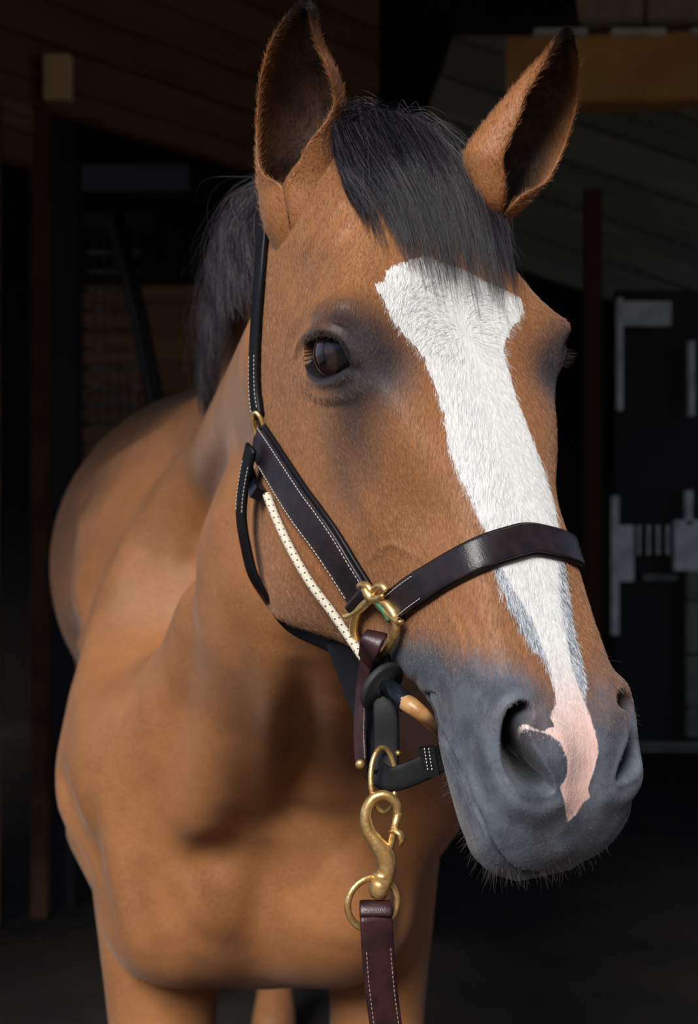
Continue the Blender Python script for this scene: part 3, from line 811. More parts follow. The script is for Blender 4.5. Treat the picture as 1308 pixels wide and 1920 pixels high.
# ------------------------------------------------------------------ eyes
def eye_material():
    t = NT('eye')
    tcn = t.n('ShaderNodeTexCoord')
    s = t.n('ShaderNodeSeparateXYZ'); t.l(tcn.outputs['Object'], s.inputs[0])
    r = t.math('SQRT', t.math('ADD', t.math('POWER', s.outputs['X'], 2), t.math('POWER', s.outputs['Y'], 2)))
    pr = t.math('SQRT', t.math('ADD', t.math('POWER', t.math('MULTIPLY', s.outputs['X'], .55), 2), t.math('POWER', s.outputs['Y'], 2)))
    iris = t.mix(t.ramp(t.noise(t.vmul(tcn.outputs['Object'], (1, 1, 1)), 300, 3), .3, .7), srgb(30, 17, 15), srgb(58, 33, 26))
    c = t.mix(t.ramp(pr, .0055, .0075), srgb(14, 10, 12), iris)
    c = t.mix(t.ramp(r, .0158, .0175), c, srgb(8, 7, 8))
    t.l(c, t.b.inputs['Base Color'])
    t.set(Roughness=.25, Coat_Roughness=.02); t.l(t.math('SUBTRACT', 1.0, t.math('MULTIPLY', t.ramp(r, .0160, .0185), .8)), t.b.inputs['Coat Weight'])
    return t.m
EYEM = eye_material()
def eyeball(m):
    c = h2w((EYEO['c'] - EYEO['n'] * .0232) * m); n = HM @ (EYEO['n'] * m)
    bm = bmesh.new(); bmesh.ops.create_uvsphere(bm, u_segments=64, v_segments=48, radius=.0288)
    for v in bm.verts:
        k = max(0, v.co.z / .0288); v.co.z += .0012 * sstep(k, .75, 1.0)
    me = bpy.data.meshes.new('eye'); bm.to_mesh(me); bm.free()
    me.polygons.foreach_set('use_smooth', [True] * len(me.polygons)); me.materials.append(EYEM)
    o = new_obj('eye', me, horse)
    o.location = c
    z = Vector(n); y = Vector((0, 0, 1)); xx = y.cross(z).normalized(); yy = z.cross(xx)
    from mathutils import Matrix
    o.matrix_basis = Matrix.Translation(Vector(c)) @ Matrix([xx, yy, z]).transposed().to_4x4()
    return o
eyeball(np.ones(3)); eyeball(MIR)

# ------------------------------------------------------------------ halter, bit, lead
M_LEATH = simple_mat('black_brown_leather', srgb(40, 31, 34), .36, noise=(srgb(27, 24, 29), 90), bump=.25, bscale=900)
M_LEATHB = simple_mat('oxblood_leather', srgb(58, 30, 32), .36, noise=(srgb(40, 22, 26), 60), bump=.25, bscale=900)
M_EDGE = simple_mat('black_leather_edge', srgb(12, 12, 15), .46, bump=.08, bscale=1500, Specular_IOR_Level=.3)
M_STITCH = simple_mat('waxed_thread', srgb(214, 206, 200), .6)
M_STITCHB = simple_mat('tan_thread', srgb(170, 140, 120), .6)
M_BRASS = simple_mat('brass', srgb(240, 204, 140), .36, .85, noise=(srgb(214, 170, 104), 160), bump=.3, bscale=300)
M_RUBBER = simple_mat('black_rubber', srgb(34, 36, 38), .6, bump=.4, bscale=1200)
M_PLASTIC = simple_mat('black_plastic', srgb(14, 20, 28), .25)
M_TAN = simple_mat('amber_rubber', srgb(190, 146, 96), .35, noise=(srgb(160, 112, 64), 60))
M_VERD = simple_mat('verdigris_brass', srgb(60, 120, 84), .6, .3)

def P3(px, py, lift=0.0):
    h, n = pick(px, py, world=True); return h + n * lift
def resample(P, step):
    P = np.array(P); d = np.r_[0, np.cumsum(np.linalg.norm(np.diff(P, axis=0), axis=1))]
    m = max(2, int(d[-1] / step)); t = np.linspace(0, d[-1], m)
    return np.stack([np.interp(t, d, P[:, k]) for k in range(P.shape[1])], 1)
def frames(C, N):
    T = np.gradient(C, axis=0); T /= np.linalg.norm(T, axis=1)[:, None]
    N = N - T * np.sum(N * T, axis=1)[:, None]; N /= np.linalg.norm(N, axis=1)[:, None]
    return T, N, np.cross(T, N)
def ribbon(pm, C, N, wd, th, off=0.0, side=0.0, round_end=(0, 0)):
    """solid strap; C centreline, N outward normals, base resting at C + N*off"""
    T, N, B = frames(C, N); m = len(C)
    wd = np.full(m, wd) if np.isscalar(wd) else np.array(wd)
    d = np.r_[0, np.cumsum(np.linalg.norm(np.diff(C, axis=0), axis=1))]
    if round_end[0]: k = np.clip(d / (wd / 2), 0, 1); wd = wd * (.45 + .55 * np.sqrt(1 - (1 - k) ** 2))
    if round_end[1]: k = np.clip((d[-1] - d) / (wd / 2), 0, 1); wd = wd * (.45 + .55 * np.sqrt(1 - (1 - k) ** 2))
    b = min(.0011, th * .35)
    vs = []
    for i in range(m):
        h = wd[i] / 2
        prof = [(-h, 0.0), (-h, th - b), (-h + b * .6, th - b * .3), (-h + b * 1.6, th), (-h * .5, th * 1.03), (0, th * 1.04), (h * .5, th * 1.03), (h - b * 1.6, th), (h - b * .6, th - b * .3), (h, th - b), (h, 0.0), (0, -th * .02)]
        for x, y in prof: vs.append(C[i] + B[i] * (x + side) + N[i] * (y + off))
    n = 12; fs = []
    for i in range(m - 1):
        for k in range(n): fs.append((i * n + k, i * n + (k + 1) % n, (i + 1) * n + (k + 1) % n, (i + 1) * n + k))
    fs.append(tuple(range(n))); fs.append(tuple((m - 1) * n + k for k in range(n))[::-1])
    pm.add(vs, fs); return T, N, B
def stitches(pm, C, N, side, off, L=.0026, gap=.0012, r=.00035):
    """a row of short thread stitches set in the leather"""
    T, N, B = frames(C, N); D = C + B * side + N * off
    d = np.r_[0, np.cumsum(np.linalg.norm(np.diff(D, axis=0), axis=1))]
    f = lambda t: np.array([np.interp(t, d, D[:, k]) for k in range(3)])
    t = gap
    while t + L < d[-1]:
        a, b = f(t), f(t + L); i = min(len(N) - 1, int(np.searchsorted(d, t)))
        pm.tube([a - N[i] * r * .8, a * .8 + b * .2 + N[i] * r * .5, a * .2 + b * .8 + N[i] * r * .5, b - N[i] * r * .8], r, 5); t += L + gap
def surf_path(pix, step=.004, smooth=6, lift=0.0):
    pk = [pick(*q, world=True) for q in catmull(pix, 60)]
    C = np.array([p[0] for p in pk]); N = np.array([p[1] for p in pk])
    return smooth_path(C, N, step, smooth, lift)
def smooth_path(C, N, step=.004, smooth=6, lift=0.0):
    R = resample(np.hstack([C, N]), step); C, N = R[:, :3], R[:, 3:]
    for _ in range(smooth):
        C[1:-1] = (C[:-2] + 2 * C[1:-1] + C[2:]) / 4; N[1:-1] = (N[:-2] + 2 * N[1:-1] + N[2:]) / 4
        N[0] = N[1]; N[-1] = N[-2]
    N /= np.linalg.norm(N, axis=1)[:, None]
    return C + N * lift, N
def drop(pix, depths, face, step=.004):
    """hanging strap: pixel path with a depth for each point and one facing direction"""
    C = catmull([W3(px, py, d) for (px, py), d in zip(pix, depths)], 60); N = np.tile(np.array(face, float), (60, 1))
    return smooth_path(C, N, step, 2)

def arc(C, a, b):
    """index range between two arc lengths measured from the start (negative: from the end)"""
    d = np.r_[0, np.cumsum(np.linalg.norm(np.diff(C, axis=0), axis=1))]
    a, b = (d[-1] + v if v < 0 else v for v in (a, b)); k = np.where((d >= a) & (d <= b))[0]; return slice(k[0], k[-1] + 1)
halter = empty('halter'); tag(halter, 'dark leather halter with white stitching and brass fittings on the bay horse', 'halter')
def both_sides(fn):
    fn(lambda C, N: (C, N)); 
    fn(lambda C, N: (h2w(w2h(C) * MIR), (N @ HM * MIR) @ HM.T))
# cheek pieces
cC, cN = surf_path([(490, 824), (521, 875), (566, 946), (619, 1018), (682, 1116)], smooth=14, lift=.001)
def cheek(f):
    C, N = f(cC, cN); s_ = 1
    pm = PolyMesh(); ribbon(pm, C, N, .037, .0035, off=.0005, side=-.0008); pm.build('cheek_lining', M_EDGE, halter)
    pm = PolyMesh(); ribbon(pm, C, N, .0325, .0030, off=.0038, round_end=(1, 0)); o = pm.build('cheek_strap', M_LEATH, halter)
    for sd_ in (-.0138, .0138):
        pm = PolyMesh(); stitches(pm, C[3:-3], N[3:-3], sd_, .0069); pm.build('stitching', M_STITCH, o)
both_sides(cheek)
# fold of leather round the ring bar
def fold(f):
    C, N = f(cC, cN); T, N, B = frames(C, N)
    e = C[-1]; pm = PolyMesh(); a = np.linspace(-.3, math.pi + .3, 14)
    CC = np.array([e + T[-1] * (.0005 + .0062 * math.sin(q)) + N[-1] * (.0042 + .0050 * math.cos(q)) for q in a]); NN = np.array([T[-1] * math.sin(q) + N[-1] * math.cos(q) for q in a])
    ribbon(pm, CC, NN, .032, .0024); pm.build('strap_loop', M_LEATH, halter)
both_sides(fold)
# crown strap over the poll
uC, uN = surf_path([(490, 782), (484, 730), (484, 660), (488, 590), (493, 520), (498, 450)], smooth=14)
def crown_path():
    lo = w2h(uC); ln = uN @ HM
    top = np.array([[.074, -.150, -.190], [.052, -.130, -.222], [.020, -.100, -.238], [0, -.094, -.241]])
    tn = np.array([[.9, .0, -.4], [.6, .2, -.8], [.3, .3, -.9], [0, .3, -1]])
    A_ = np.vstack([lo, top]); N_ = np.vstack([ln, tn])
    A_ = np.vstack([A_, A_[-2::-1] * MIR]); N_ = np.vstack([N_, N_[-2::-1] * MIR])
    N_ /= np.linalg.norm(N_, axis=1)[:, None]
    return smooth_path(h2w(A_), N_ @ HM.T, .004, 10, .001)
kC, kN = crown_path()
pm = PolyMesh(); ribbon(pm, kC, kN, .021, .0055, off=0); crown = pm.build('crown_strap', M_EDGE, halter)
for sd_ in (-.008, .008):
    for sl in (arc(kC, .004, .060), arc(kC, -.060, -.004)):
        pm = PolyMesh(); stitches(pm, kC[sl], kN[sl], sd_, .0055); pm.build('stitching', M_STITCH, crown)
# oval rings at the temple
def temple(f):
    pm = PolyMesh(); c = P3(496, 800, .006); t_ = P3(496, 770, .006) - P3(500, 830, .006); t_ /= np.linalg.norm(t_)
    n_ = np.array([-.55, -.83, 0.]); b_ = np.cross(t_, n_)
    pts = np.array([c + t_ * .0125 * math.cos(q) + b_ * .0055 * math.sin(q) + n_ * .004 * math.cos(q) for q in np.linspace(0, 2 * math.pi, 24, endpoint=False)])
    pts, _ = f(pts, np.tile(n_, (24, 1)))
    pm.tube(pts, .0021, 10, closed=True)
    pm.build('temple_ring', M_BRASS, halter)
both_sides(temple)
# noseband
nC0, nN0 = surf_path([(738, 1140), (765, 1118), (800, 1095), (860, 1060), (920, 1032), (985, 1012)], smooth=4)
lo, ln = w2h(nC0), nN0 @ HM
k_ = lo[:, 0] > .002; lo, ln = lo[k_], ln[k_]
A_ = np.vstack([lo, lo[::-1] * MIR]); N_ = np.vstack([ln, ln[::-1] * MIR])
nC, nN = smooth_path(h2w(A_), N_ @ HM.T, .004, 10, .0012)
pm = PolyMesh(); ribbon(pm, nC, nN, .0275, .0026, off=0); pm.build('noseband_lining', M_EDGE, halter)
pm = PolyMesh(); ribbon(pm, nC, nN, .0240, .0028, off=.0024); nb = pm.build('noseband', M_LEATH, halter)
for sd_ in (-.0095, .0095):
    for sl in (arc(nC, .004, .048), arc(nC, -.048, -.004)):
        pm = PolyMesh(); stitches(pm, nC[sl], nN[sl], sd_, .0062); pm.build('stitching', M_STITCH, nb)
# brass squares joining cheek piece, noseband and chin strap
def fitting(f):
    L_ = .0075
    def pth(pix, lift, n=26, closed=False):
        C = np.array([P3(*q, lift if np.isscalar(lift) else 0) for q in catmull(pix, n, closed)]); 
        for _ in range(3): C[1:-1] = (C[:-2] + 2 * C[1:-1] + C[2:]) / 4
        C, _ = f(C, np.tile([0., -1, 0], (len(C), 1))); return C
    o = empty('ring_fitting'); o.parent = halter
    pm = PolyMesh()
    pm.tube(pth([(712, 1118), (690, 1130), (677, 1156), (676, 1184), (688, 1208), (710, 1220), (734, 1215), (752, 1192), (758, 1166), (748, 1140), (730, 1122)], L_, 40, True), .0038, 12, closed=True)
    pm.tube(pth([(700, 1094), (711, 1112), (722, 1118), (738, 1110)], L_ + .003, 12), [.0026, .0034, .0040, .0044, .0044, .0042, .0040, .0036, .0032, .0028, .0024, .0018], 12)
    pm.tube(pth([(688, 1094), (697, 1090), (708, 1098), (712, 1114), (690, 1138), (664, 1152), (662, 1146)], L_ + .001, 26), .0032, 12)
    pm.tube(pth([(740, 1104), (730, 1092), (718, 1098), (713, 1114), (736, 1140), (764, 1162), (766, 1158)], L_ + .001, 26), .0032, 12)
    pm.build('square', M_BRASS, o)
    if f(np.array([[9., 0, 0]]), np.array([[1., 0, 0]]))[0][0][0] == 9.:
        pm = PolyMesh(); pm.tube(pth([(722, 1122), (736, 1138), (748, 1158)], L_ + .0025, 12), .0022, 8); tag(pm.build('verdigris', M_VERD, o), 'green tarnish on the brass')
both_sides(fitting)
# strap round the lower ring bar, down to the chin
fwd = np.array([-.25, -.96, .05])
DJ = 1.075
C, N = drop([(706, 1190), (699, 1200), (693, 1216), (689, 1238)], [1.078, 1.072, 1.074, 1.090], (-.30, -.9, .25), .002)
pm = PolyMesh(); ribbon(pm, C, N, .0185, .0034); pm.build('keeper_loop', M_LEATHB, halter)
C, N = drop([(690, 1228), (681, 1290), (676, 1360), (679, 1432)], [1.092, 1.10, 1.095, 1.085], (-.75, -.65, 0), .004)
pm = PolyMesh(); ribbon(pm, C, N, .014, .003); pm.build('chin_strap_end', M_LEATHB, halter)
C, N = drop([(640, 1190), (668, 1270), (698, 1360), (716, 1446)], [1.20, 1.15, 1.11, 1.09], (-.35, -.93, .1), .004)
pm = PolyMesh(); ribbon(pm, C, N, np.linspace(.034, .024, len(C)), .0035); pm.build('throat_connector', M_EDGE, halter)
C, N = drop([(706, 1230), (722, 1320), (724, 1400), (722, 1452)], [1.100, 1.088, 1.084, 1.080], (-.1, -.99, .1), .004)
pm = PolyMesh(); ribbon(pm, C, N, .021, .004); pm.build('chin_drop', M_EDGE, halter)
C, N = drop([(700, 1440), (728, 1462), (770, 1450), (818, 1428), (840, 1412)], [1.085, 1.075, 1.07, 1.065, 1.08], (-.15, -.97, .12), .004)
pm = PolyMesh(); ribbon(pm, C, N, .020, .0042); cs = pm.build('chin_strap', M_EDGE, halter)
pm = PolyMesh(); c1 = W3(804, 1428, 1.058); pm.box(c1, (.0125, .008, .024), ax=[(.97, -.1, .2), (.1, .99, 0), (-.2, 0, .97)]); kp = pm.build('chin_keeper', M_EDGE, halter)
for xx in (798, 806):
    pm = PolyMesh()
    a = W3(xx - 3, 1402, 1.052); b = W3(xx + 4, 1446, 1.052)
    for q in range(7): pm.tube([a + (b - a) * (q + .1) / 7, a + (b - a) * (q + .7) / 7], .0004, 5)
    pm.build('stitching', M_STITCH, kp)
for (sx_, sy_, r_) in ((675, 1433, .0042), (746, 1412, .0024)):
    pm = PolyMesh(); c = W3(sx_, sy_, 1.078); pm.tube([c + [0, .006, 0], c, c + [0, -.002, 0], c + [0, -.0028, 0]], [r_ * .7, r_, r_ * .8, r_ * .3], 14); pm.build('stud', M_BRASS, halter)
# throat strap behind the jaw
C = catmull([W3(474, 838, 1.20), W3(461, 900, 1.215), W3(455, 965, 1.225), W3(465, 1030, 1.23), W3(484, 1092, 1.235), W3(540, 1165, 1.25), W3(620, 1205, 1.21), W3(655, 1235, 1.18)], 60); N = np.tile([-.80, -.45, -.1], (60, 1))
C, N = smooth_path(C, N, .004, 3)
pm = PolyMesh(); ribbon(pm, C, N, .017, .004); ts = pm.build('throat_strap', M_EDGE, halter)
for sd_ in (-.0062, .0062):
    pm = PolyMesh(); stitches(pm, C[4:17], N[4:17], sd_, .0041); pm.build('stitching', M_STITCH, ts)
# chin ring
pm = PolyMesh(); c = W3(718, 1462, 1.066)
pm.tube([c + np.array([.0100 * math.sin(q) - .001 * math.cos(q), .010 * math.sin(q + .6), .0245 * math.cos(q)]) for q in np.linspace(0, 2 * math.pi, 30, endpoint=False)], .0022, 10, closed=True)
pm.build('chin_ring', M_BRASS, halter)

# ---- bit hanger: cord, clip, guard and mouthpiece
bit = empty('bit_hanger'); tag(bit, 'white flecked cord holding a rubber bit guard and amber mouthpiece at the horse mouth', 'bit')
cp = [(503, 926), (524, 978), (551, 1034), (585, 1092), (625, 1146), (662, 1200), (704, 1262)]
cd_ = np.array([pick(x, y, world=True)[0][1] - .017 for x, y in cp[:-1]] + [1.097])
cd_[1:-1] = (cd_[:-2] + 2 * cd_[1:-1] + cd_[2:]) / 4
CP = catmull([W3(x - 3, y + 2, d) for (x, y), d in zip(cp, cd_)], 120)
for _ in range(8): CP[1:-1] = (CP[:-2] + 2 * CP[1:-1] + CP[2:]) / 4
CP = resample(CP, .0015)
def cord_mat():
    t = NT('flecked_cord'); tcn = t.n('ShaderNodeTexCoord')
    a = t.n('ShaderNodeAttribute'); a.attribute_name = 'cord'; s = t.n('ShaderNodeSeparateXYZ'); t.l(a.outputs['Vector'], s.inputs[0])
    u = t.math('ADD', t.math('MULTIPLY', s.outputs['X'], 1 / .0068), t.math('MULTIPLY', s.outputs['Y'], .45)); v = t.math('MULTIPLY', s.outputs['Y'], 3)
    row = t.math('FLOOR', u); v2 = t.math('ADD', v, t.math('MULTIPLY', row, .5))
    fu = t.math('ABSOLUTE', t.math('SUBTRACT', t.math('FRACT', u), .5)); fv = t.math('ABSOLUTE', t.math('SUBTRACT', t.math('FRACT', v2), .5))
    m = t.math('MULTIPLY', t.ramp(fu, .12, .08), t.ramp(fv, .22, .16))
    br = t.math('SINE', t.math('ADD', t.math('MULTIPLY', s.outputs['X'], 5200), t.math('MULTIPLY', s.outputs['Y'], 40)))
    t.l(t.mix(m, srgb(226, 216, 196), srgb(24, 24, 30)), t.b.inputs['Base Color']); t.set(Roughness=.75)
    t.l(t.bump(br, .5, .0004), t.b.inputs['Normal']); return t.m
pm = PolyMesh(); pm.tube(CP, .0039, 16); o = pm.build('cord', cord_mat(), bit)
a = o.data.attributes.new('cord', 'FLOAT_VECTOR', 'POINT'); nn = len(CP); ii = np.repeat(np.arange(nn), 16); kk = np.tile(np.arange(16), nn)
a.data.foreach_set('vector', np.stack([ii * .0015, np.abs(kk / 16 - .5) * 2, ii * 0], 1).astype(np.float32).ravel())
c0, c1 = P3(470, 866, .010), P3(503, 926, .010); ax_ = (c1 - c0) / np.linalg.norm(c1 - c0)
n_ = np.array([-.5, -.86, 0]); n_ -= ax_ * (n_ @ ax_); n_ /= np.linalg.norm(n_); s_ = np.cross(ax_, n_)
pm = PolyMesh()
pm.box(c0 * .22 + c1 * .78, (.0135, .010, .0105), ax=[ax_, s_, n_])
pm.box(c0 * .55 + c1 * .45, (.010, .0075, .007), ax=[ax_, s_, n_])
pm.box(c0 * .03 + c1 * .97, (.006, .0115, .0115), ax=[ax_, s_, n_])
pm.tube([c0 * .5 + c1 * .5 + s_ * .004, c0 * .85 + c1 * .15 + s_ * .0052, c0 - ax_ * .001, c0 * .85 + c1 * .15 - s_ * .0052, c0 * .5 + c1 * .5 - s_ * .004], .0021, 8)
pm.build('cord_clip', M_PLASTIC, bit)
gc = W3(716, 1288, 1.088); ga = np.array([.62, -.55, -.42]); ga /= np.linalg.norm(ga)
pm = PolyMesh(); prof = [(-.0047, .004), (-.0045, .0175), (-.0035, .0192), (-.001, .0200), (.0015, .0196), (.0026, .0182), (.0028, .008), (.0045, .0074), (.0047, .004)]
pm.tube([gc + ga * a_ for a_, r_ in prof], [r_ * 1.12 for a_, r_ in prof], 48)
pm.build('bit_guard', M_RUBBER, bit)
e1 = W3(733, 1290, 1.073); e2 = W3(762, 1320, 1.060)
pm = PolyMesh(); pm.tube([gc, e1, e1 * .7 + e2 * .3, e2 * .85 + e1 * .15, e2], [.0060, .0066, .0074, .0082, .0078], 20); pm.build('rubber_sleeve', M_PLASTIC, bit)
pm = PolyMesh(); mp = catmull([W3(755, 1314, 1.062), W3(774, 1326, 1.055), W3(794, 1342, 1.054), W3(812, 1362, 1.070), W3(828, 1378, 1.10)], 30)
pm.tube(mp, np.interp(np.linspace(0, 1, 30), [0, .2, .5, .8, 1], [.0070, .0072, .0060, .0042, .0035]), 20); pm.build('mouthpiece', M_TAN, bit)

# ---- lead with brass snap
lead = empty('lead'); tag(lead, 'oxblood leather lead with brass snap hanging from the halter chin ring', 'lead')
DS = 1.052
sw = empty('snap_hook'); sw.parent = lead
pm = PolyMesh()
hk = catmull([W3(745, 1528, DS), W3(742, 1506, DS), (W3(722, 1491, DS)), W3(699, 1498, DS), W3(686, 1524, DS), W3(690, 1556, DS), W3(706, 1580, DS), W3(722, 1604, DS), W3(724, 1636, DS), W3(716, 1662, DS)], 60)
pm.tube(hk, np.interp(np.linspace(0, 1, 60), [0, .1, .3, .5, .65, .8, 1], [.0032, .0036, .0040, .0050, .0068, .0078, .0066]), 18)
pm.build('hook', M_BRASS, sw)
pm = PolyMesh(); pm.tube([W3(746, 1522, DS), W3(740, 1550, DS), W3(733, 1580, DS), W3(728, 1600, DS)], [.0034, .0030, .0030, .0034], 12)
pm.build('gate', M_BRASS, sw)
pm = PolyMesh()
pm.tube([W3(731, 1560, DS), W3(740, 1556, DS - .003), W3(750, 1562, DS - .005), W3(755, 1574, DS - .005), W3(750, 1586, DS - .004)], [.0030, .0036, .0042, .0040, .0022], 10, flat=.6)
pm.build('thumb_latch', M_BRASS, sw)
pm = PolyMesh(); pm.tube([W3(717, 1634, DS), W3(716, 1642, DS), W3(714, 1648, DS), W3(713, 1654, DS), W3(711, 1662, DS), W3(710, 1672, DS), W3(709, 1682, DS)], [.0066, .0082, .0066, .0082, .0084, .0082, .0060], 20)
pm.build('swivel', M_BRASS, sw)
pm = PolyMesh(); c = W3(698, 1694, DS)
pm.tube([c + np.array([.0196 * math.sin(q), .006 * math.sin(q), .0205 * math.cos(q)]) for q in np.linspace(0, 2 * math.pi, 40, endpoint=False)], .0028, 12, closed=True)
pm.build('swivel_ring', M_BRASS, sw)
C, N = drop([(704, 1716), (706, 1760), (712, 1840), (722, 1920), (736, 2020), (756, 2140)], [1.046, 1.046, 1.05, 1.055, 1.06, 1.07], (.22, -.97, 0), .004)
pm = PolyMesh(); ribbon(pm, C, N, .0255, .0040); st = pm.build('strap', M_LEATHB, lead)
ring = [C[0] + np.array([0, .0045, 0]) + np.array([0, -.0065 * math.cos(q), .0075 * math.sin(q)]) for q in np.linspace(0, math.pi, 12)]
pm = PolyMesh(); ribbon(pm, np.array(ring), np.array([[0, -math.cos(q), math.sin(q)] for q in np.linspace(0, math.pi, 12)]), .0255, .003); pm.build('strap_fold', M_LEATHB, lead)
C2 = C + np.array([0, .010, 0]); pm = PolyMesh(); ribbon(pm, C2[:26], N[:26], .0255, .0030); pm.build('strap_backing', M_LEATHB, lead)
for sd_ in (-.0098, .0098):
    pm = PolyMesh(); stitches(pm, C[6:], N[6:], sd_, .0040); pm.build('stitching', M_STITCHB, st)

# ------------------------------------------------------------------ hair
def hair(name, P, r0, r1, mat, parent, shade=None, cols=None):
    n, k, _ = P.shape
    hc_ = bpy.data.hair_curves.new(name); hc_.add_curves([k] * n)
    hc_.points.foreach_set('position', P.astype(np.float32).ravel())
    rad = np.linspace(0, 1, k)[None, :] ** 1.5; rad = (r0 * (1 - rad) + r1 * rad) * np.ones((n, 1))
    a = hc_.attributes.get('radius') or hc_.attributes.new('radius', 'FLOAT', 'POINT'); a.data.foreach_set('value', rad.astype(np.float32).ravel())
    if shade is not None:
        a = hc_.attributes.new('shade', 'FLOAT', 'CURVE'); a.data.foreach_set('value', shade.astype(np.float32))
    if cols is not None:
        a = hc_.attributes.new('tint', 'FLOAT_COLOR', 'CURVE'); a.data.foreach_set('color', cols.astype(np.float32).ravel())
    hc_.materials.append(mat)
    return new_obj(name, hc_, parent)
def hair_mat(name, c1, c2, rough=.38, tint=False):
    t = NT(name)
    if tint: t.l(t.attr('tint').outputs['Color'], t.b.inputs['Base Color'])
    else: t.l(t.mix(t.attr('shade').outputs['Fac'], c1, c2), t.b.inputs['Base Color'])
    t.set(Roughness=rough); t.b.inputs['Specular IOR Level'].default_value = .42
    return t.m
M_MANE = hair_mat('black_mane_hair', srgb(11, 12, 22), srgb(92, 84, 90), .32)
def grid_sample(GR, u, t):
    """smooth lookup in a grid of points GR[u, t, 3]"""
    nu, nt_, _ = GR.shape
    fine = np.stack([catmull(r, 40) for r in GR])                 # nu,40,3
    fine = np.stack([catmull(fine[:, j], 40) for j in range(40)], 1)  # 40,40,3
    a = np.clip(u, 0, 1) * 38.999; b = np.clip(t, 0, 1) * 38.999
    i, j = a.astype(int), b.astype(int); fa, fb = (a - i)[..., None], (b - j)[..., None]
    return fine[i, j] * (1 - fa) * (1 - fb) + fine[i + 1, j] * fa * (1 - fb) + fine[i, j + 1] * (1 - fa) * fb + fine[i + 1, j + 1] * fa * fb
def strands(GRID, NRM, n, k, lift, lenr=(.55, 1.0), wob=.004, clump=.6, nclump=160, tipw=.08, upow=1.0):
    cu = rng.random(nclump); u0 = rng.random(n) ** upow
    ci = np.array([np.argmin(np.abs(cu - q)) for q in u0])
    tt = np.linspace(0, 1, k)[None, :]
    ln = rng.uniform(*lenr, n)[:, None] * (0.9 + .1 * rng.random(nclump)[ci])[:, None]
    drift = (rng.normal(0, tipw, nclump)[ci])[:, None] * tt ** 1.5 + rng.normal(0, tipw * .35, n)[:, None] * tt ** 2
    u = u0[:, None] * (1 - clump * tt ** 1.2) + cu[ci][:, None] * clump * tt ** 1.2 + drift
    t = tt * ln
    P = grid_sample(GRID, u, t); N = grid_sample(NRM, u, t)
    lay = rng.random(n)[:, None] ** .8; lf = np.interp(t, np.linspace(0, 1, len(lift)), lift) * (lay * .9 + .1)
    ph = rng.random((n, 3)) * 6.28; fr = rng.uniform(4, 9, (n, 1)); cph = rng.random((nclump, 3))[ci] * 6.28
    W_ = np.stack([np.sin(fr * t + ph[:, c:c + 1]) * .5 + np.sin(7 * t + cph[:, c:c + 1]) * .8 for c in range(3)], -1) * (wob * tt[..., None])
    return P + N * lf[..., None] + W_, lay[:, 0]
fr_rows = [
 (.040, [(640, 288), (652, 345), (684, 400), (712, 480)]),
 (.026, [(668, 258), (700, 330), (742, 415), (786, 560)]),
 (.010, [(712, 256), (762, 335), (808, 430), (852, 605)]),
 (-.006, [(758, 266), (820, 345), (868, 445), (915, 640)]),
 (-.022, [(800, 290), (862, 355), (910, 445), (955, 620)]),
 (-.040, [(836, 318), (890, 375), (928, 440), (965, 565)])]
GR, NR = [], []
for s0, px_ in fr_rows:
    r = [h2w([s0, -.085, -.218]), h2w([s0 * .95, -.040, -.198])]; n_ = [HM @ np.array([0, .3, -.95]), HM @ np.array([0, .6, -.8])]
    for q in px_:
        h, nn = pick(*q, world=True); r.append(h); n_.append(nn)
    GR.append(r); NR.append(n_)
GR, NR = np.array(GR), np.array(NR)
P, lay = strands(GR, NR, 12000, 16, [.004, .020, .024, .020, .013, .006], lenr=(.45, .98), wob=.005, nclump=110, tipw=.07)
P2, lay2 = strands(GR, NR, 350, 16, [.004, .034, .034, .026, .018, .012], lenr=(.6, 1.08), wob=.010, nclump=200, tipw=.16)
P = np.concatenate([P, P2]); sh = np.clip(rng.random(len(P)) ** 6 + .0, 0, 1)
hair('forelock', P, .00017, .00006, M_MANE, horse, shade=sh)
mane_rows = []
for c_, r_, L_ in (((.016, 1.33, 1.618), .062, .15), ((-.020, 1.42, 1.634), .066, .17), ((-.045, 1.50, 1.645), .070, .18), ((-.070, 1.63, 1.624), .071, .18), ((-.092, 1.76, 1.598), .072, .17), ((-.115, 1.92, 1.538), .072, .15)):
    c_ = np.array(c_); row = [c_ + np.array([(r_ + .004 * k) * math.cos(math.radians(q)), -.012 * k, (r_ + .004 * k) * math.sin(math.radians(q))]) for k, q in enumerate((80, 115, 150, 178))]
    e_ = row[-1]; row += [e_ + np.array([.002, -.010, -L_ * .26]), e_ + np.array([.006, -.015, -L_ * .55])]
    mane_rows.append(row)
GR = np.array(mane_rows); NR = np.tile(np.array([-.8, -.5, .3]), GR.shape[:2] + (1,))
P, lay = strands(GR, NR, 13000, 16, [.0, .010, .014, .014, .012, .010], lenr=(.55, 1.0), wob=.008, nclump=180, tipw=.12)
P2, lay2 = strands(GR, NR, 250, 16, [.0, .02, .03, .03, .03, .03], lenr=(.5, 1.05), wob=.02, nclump=100, tipw=.2)
P = np.concatenate([P, P2]); sh = np.clip(rng.random(len(P)) ** 3, 0, 1)
hair('mane', P, .00020, .00008, M_MANE, horse, shade=sh)

